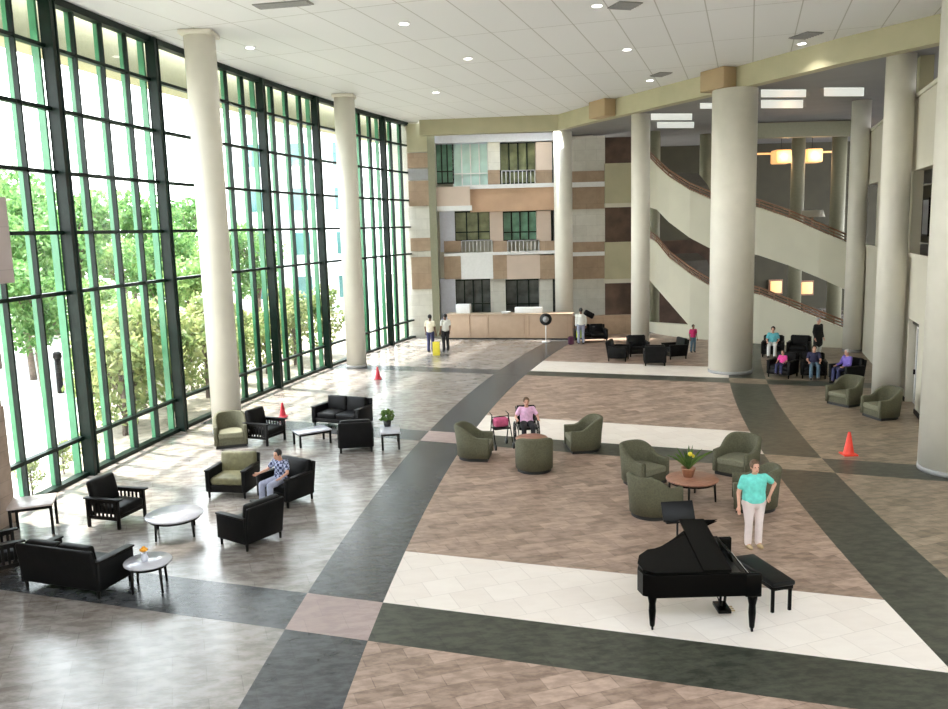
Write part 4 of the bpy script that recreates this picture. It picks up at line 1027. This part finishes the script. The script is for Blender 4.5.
def plaid():
    m = bpy.data.materials.new('blue plaid cotton'); m.use_nodes = True; n = m.node_tree.nodes; l = m.node_tree.links; b = n['Principled BSDF']
    t = n.new('ShaderNodeTexCoord'); ck = n.new('ShaderNodeTexChecker'); ck.inputs['Scale'].default_value = 16
    ck.inputs['Color1'].default_value = (.02, .03, .10, 1); ck.inputs['Color2'].default_value = (.42, .46, .66, 1)
    l.new(t.outputs['Object'], ck.inputs['Vector']); l.new(ck.outputs[0], b.inputs['Base Color']); b.inputs['Roughness'].default_value = .8; return m
MT['plaid'] = plaid()
person('woman in turquoise shirt and pale trousers standing behind the piano', (5.08, 14.8, 0), .12, 1.66, STAND, 'turquoise shirt', 'pale trousers', 'hair_br', wide=1.32, vox=.009, face_detail=True, hair_len=.07, shoes='tan',
       over=dict(sL=(.175, .01, 1.385), eL=(.45, .09, 1.20), wL=(.27, -.08, 1.03), eR=(-.29, .04, 1.10), wR=(-.31, -.03, .86), aR=(-.09, .03, .085), aL=(.12, .03, .085)))
person('person in blue plaid shirt sitting in a black armchair', (-4.45, 18.2, 0), face(-.55, -.83), 1.66, SIT, 'plaid', 'pale blue trousers', 'hair_bl', 'skin', vox=.014, face_detail=True, over=dict(head=(0, -.03, 1.14), eR=(-.32, -.05, .76), wR=(-.36, -.28, .72), eL=(.32, -.05, .76), wL=(.36, -.28, .72)))
person('person in pink blouse sitting in the wheelchair', (1.42, 22.75, .06), .05, 1.66, SIT, 'pink blouse', 'dark trousers', 'hair_br', 'skin', vox=.014, face_detail=True, wide=1.1, over=dict(eR=(-.32, -.02, .74), wR=(-.30, -.26, .72), eL=(.32, -.02, .74), wL=(.30, -.26, .72)))
person('person in cream top and navy trousers standing at the left of the yellow sign', tuple(fl(431, 352)), PI * .9, 1.85, STAND, 'cream blouse', 'navy trousers', 'hair_bl', 'skin_dark')
person('person in white shirt and black trousers standing at the right of the yellow sign', tuple(fl(446, 351)), PI * 1.15, 1.85, STAND, 'white shirt', 'dark trousers', 'hair_bl', 'skin_dark')
person('man in cream white shirt walking away with bags past the counter end', tuple(fl(581, 344)), PI, 1.84, STAND, 'white shirt', 'pale blue trousers', 'hair_bl', 'skin_dark', 'long', wide=1.1, over=dict(kR=(-.11, -.10, .52), aR=(-.11, .02, .10)))
p = at(818, 340, 36.2); person('person in long black coat and white trousers by the ramp wall', (p.x, 36.2, 0), .4, 1.74, STAND, 'black coat', 'white trousers', 'hair_gr', 'skin', 'long', long_coat=True)
person('person in teal shirt and white trousers sitting by the ramp wall', (13.28, 36.75, .02), face(-.4, -.9), 1.75, SIT, 'teal shirt', 'white trousers', 'hair_bl', 'skin')
person('child in pink sitting in a dark armchair right of the thick column', (11.88, 31.8, .13), face(-.7, -.7), 1.2, SIT, 'hot pink shirt', 'navy trousers', 'hair_br', 'skin')
person('person in violet top leaning back in a dark armchair', (13.68, 30.35, 0), face(-.95, -.3), 1.66, SIT, 'violet top', 'navy trousers', 'hair_gr', 'skin', 'long')
person('person in navy shirt and jeans sitting between the violet and the pink visitors', (12.96, 31.45, 0), face(-.3, -.95), 1.66, SIT, 'navy shirt', 'denim', 'hair_bl', 'skin')
p = at(693, 345, 38.6); person('child in red shirt standing left of the thick column', (p.x, 38.6, 0), .2, 1.3, STAND, 'red shirt', 'denim', 'hair_bl', 'skin_dark')
# wheelchair
wc = thing('wheelchair', 'dark wheelchair carrying the person in pink', 'wheelchair', (1.42, 22.75, 0), .05)
MB().cushion((0, -.05, .50), (.50, .50, .07), bev=.03, puff=.01).obj('seat', 'black_leather', wc); MB().box((0, .25, .78), (.50, .05, .55), (-.1, 0, 0), bev=.02).obj('backrest', 'black_leather', wc)
for s in (-1, 1):
    mb = MB(); pts = [(s * .33, .12 + .30 * math.cos(2 * PI * i / 24), .315 + .30 * math.sin(2 * PI * i / 24)) for i in range(25)]; mb.tube(pts, .018, 8)
    for i in range(6): a = PI * i / 6; mb.cyl((s * .33, .12 - .29 * math.cos(a), .315 - .29 * math.sin(a)), (s * .33, .12 + .29 * math.cos(a), .315 + .29 * math.sin(a)), .005, seg=5)
    mb.obj('wheel', 'dark_metal', wc)
    MB().cyl((s * .28, -.36, .075), (s * .25, -.36, .075), .075, seg=18).obj('caster', 'dark_metal', wc)
    MB().tube([(s * .27, .28, .98), (s * .27, .25, .50), (s * .27, -.34, .48), (s * .27, -.38, .10)], .016).obj('frame', 'dark_metal', wc)
    MB().box((s * .28, -.02, .70), (.06, .34, .04), bev=.01).obj('armrest', 'black_leather', wc)
    MB().cyl((s * .27, .28, .98), (s * .27, .38, 1.0), .018, seg=8).obj('push_handle', 'plinth', wc)
    MB().box((s * .13, -.5, .05), (.18, .22, .02)).obj('footplate', 'dark_metal', wc)
# rollator with pink bag
ro = thing('rollator', 'walking frame on wheels left of the wheelchair', 'walker', (.68, 22.5, 0), .3)
for s in (-1, 1):
    MB().tube([(s * .26, .28, .06), (s * .25, .1, .5), (s * .24, .02, .92), (s * .24, .22, .95)], .016).obj('rear_frame', 'dark_metal', ro)
    MB().tube([(s * .26, -.30, .08), (s * .24, .02, .86)], .016).obj('front_frame', 'dark_metal', ro)
    for y in (-.30, .28): MB().cyl((s * .26 - .015, y, .085), (s * .26 + .015, y, .085), .085, seg=18).obj('wheel', 'plinth', ro)
MB().box((0, -.02, .55), (.46, .30, .04), bev=.01).obj('seat', 'plinth', ro); MB().tube([(-.24, .02, .86), (0, -.06, .88), (.24, .02, .86)], .014).obj('crossbar', 'dark_metal', ro)
o = MB().cushion((0, 0, .14), (.42, .26, .26), bev=.08, puff=.03).obj('bag', cloth('pink bag fabric', (.55, .10, .22)), None, (.68, 22.48, .575), .3); tag(o, 'pinkish red bag on the walking frame seat', 'bag')
# yellow floor sign, bags
p = fl(436.5, 355); t = thing('floor_sign', 'yellow wet floor sign standing between the two far people', 'sign', p)
for s in (-1, 1): MB().box((0, s * .13, .33), (.34, .02, .68), (s * .36, 0, 0), bev=.005).obj('panel', 'yellow', t)
p = fl(577, 343); t = thing('bag', 'bright lime bag held by the man in the white shirt', 'bag', (p.x + .12, p.y - .05, .28))
MB().cushion((0, 0, .2), (.30, .14, .42), bev=.05, puff=.03).obj('sack', 'lime', t); MB().tube([(-.08, 0, .38), (-.06, 0, .56), (.06, 0, .56), (.08, 0, .38)], .012).obj('handle', 'lime', t)
p = fl(581, 344); o = MB().cushion((0, 0, .0), (.55, .22, .3), (0, .5, 0), bev=.08, puff=.03).obj('shoulder_bag', 'black_leather', None, (p.x + .42, p.y, 1.52), 0); tag(o, 'dark bag on the shoulder of the man in the white shirt', 'bag')
p = fl(571, 345); o = MB().cushion((0, 0, .22), (.28, .2, .42), bev=.06, puff=.02).obj('carry_bag', cloth('maroon bag fabric', (.08, .02, .05)), None, (p.x, p.y, .012), .2); tag(o, 'dark maroon bag standing on the floor left of the man in the white shirt', 'bag')
for b in list(bpy.data.meshes):
    if b.users == 0: bpy.data.meshes.remove(b)
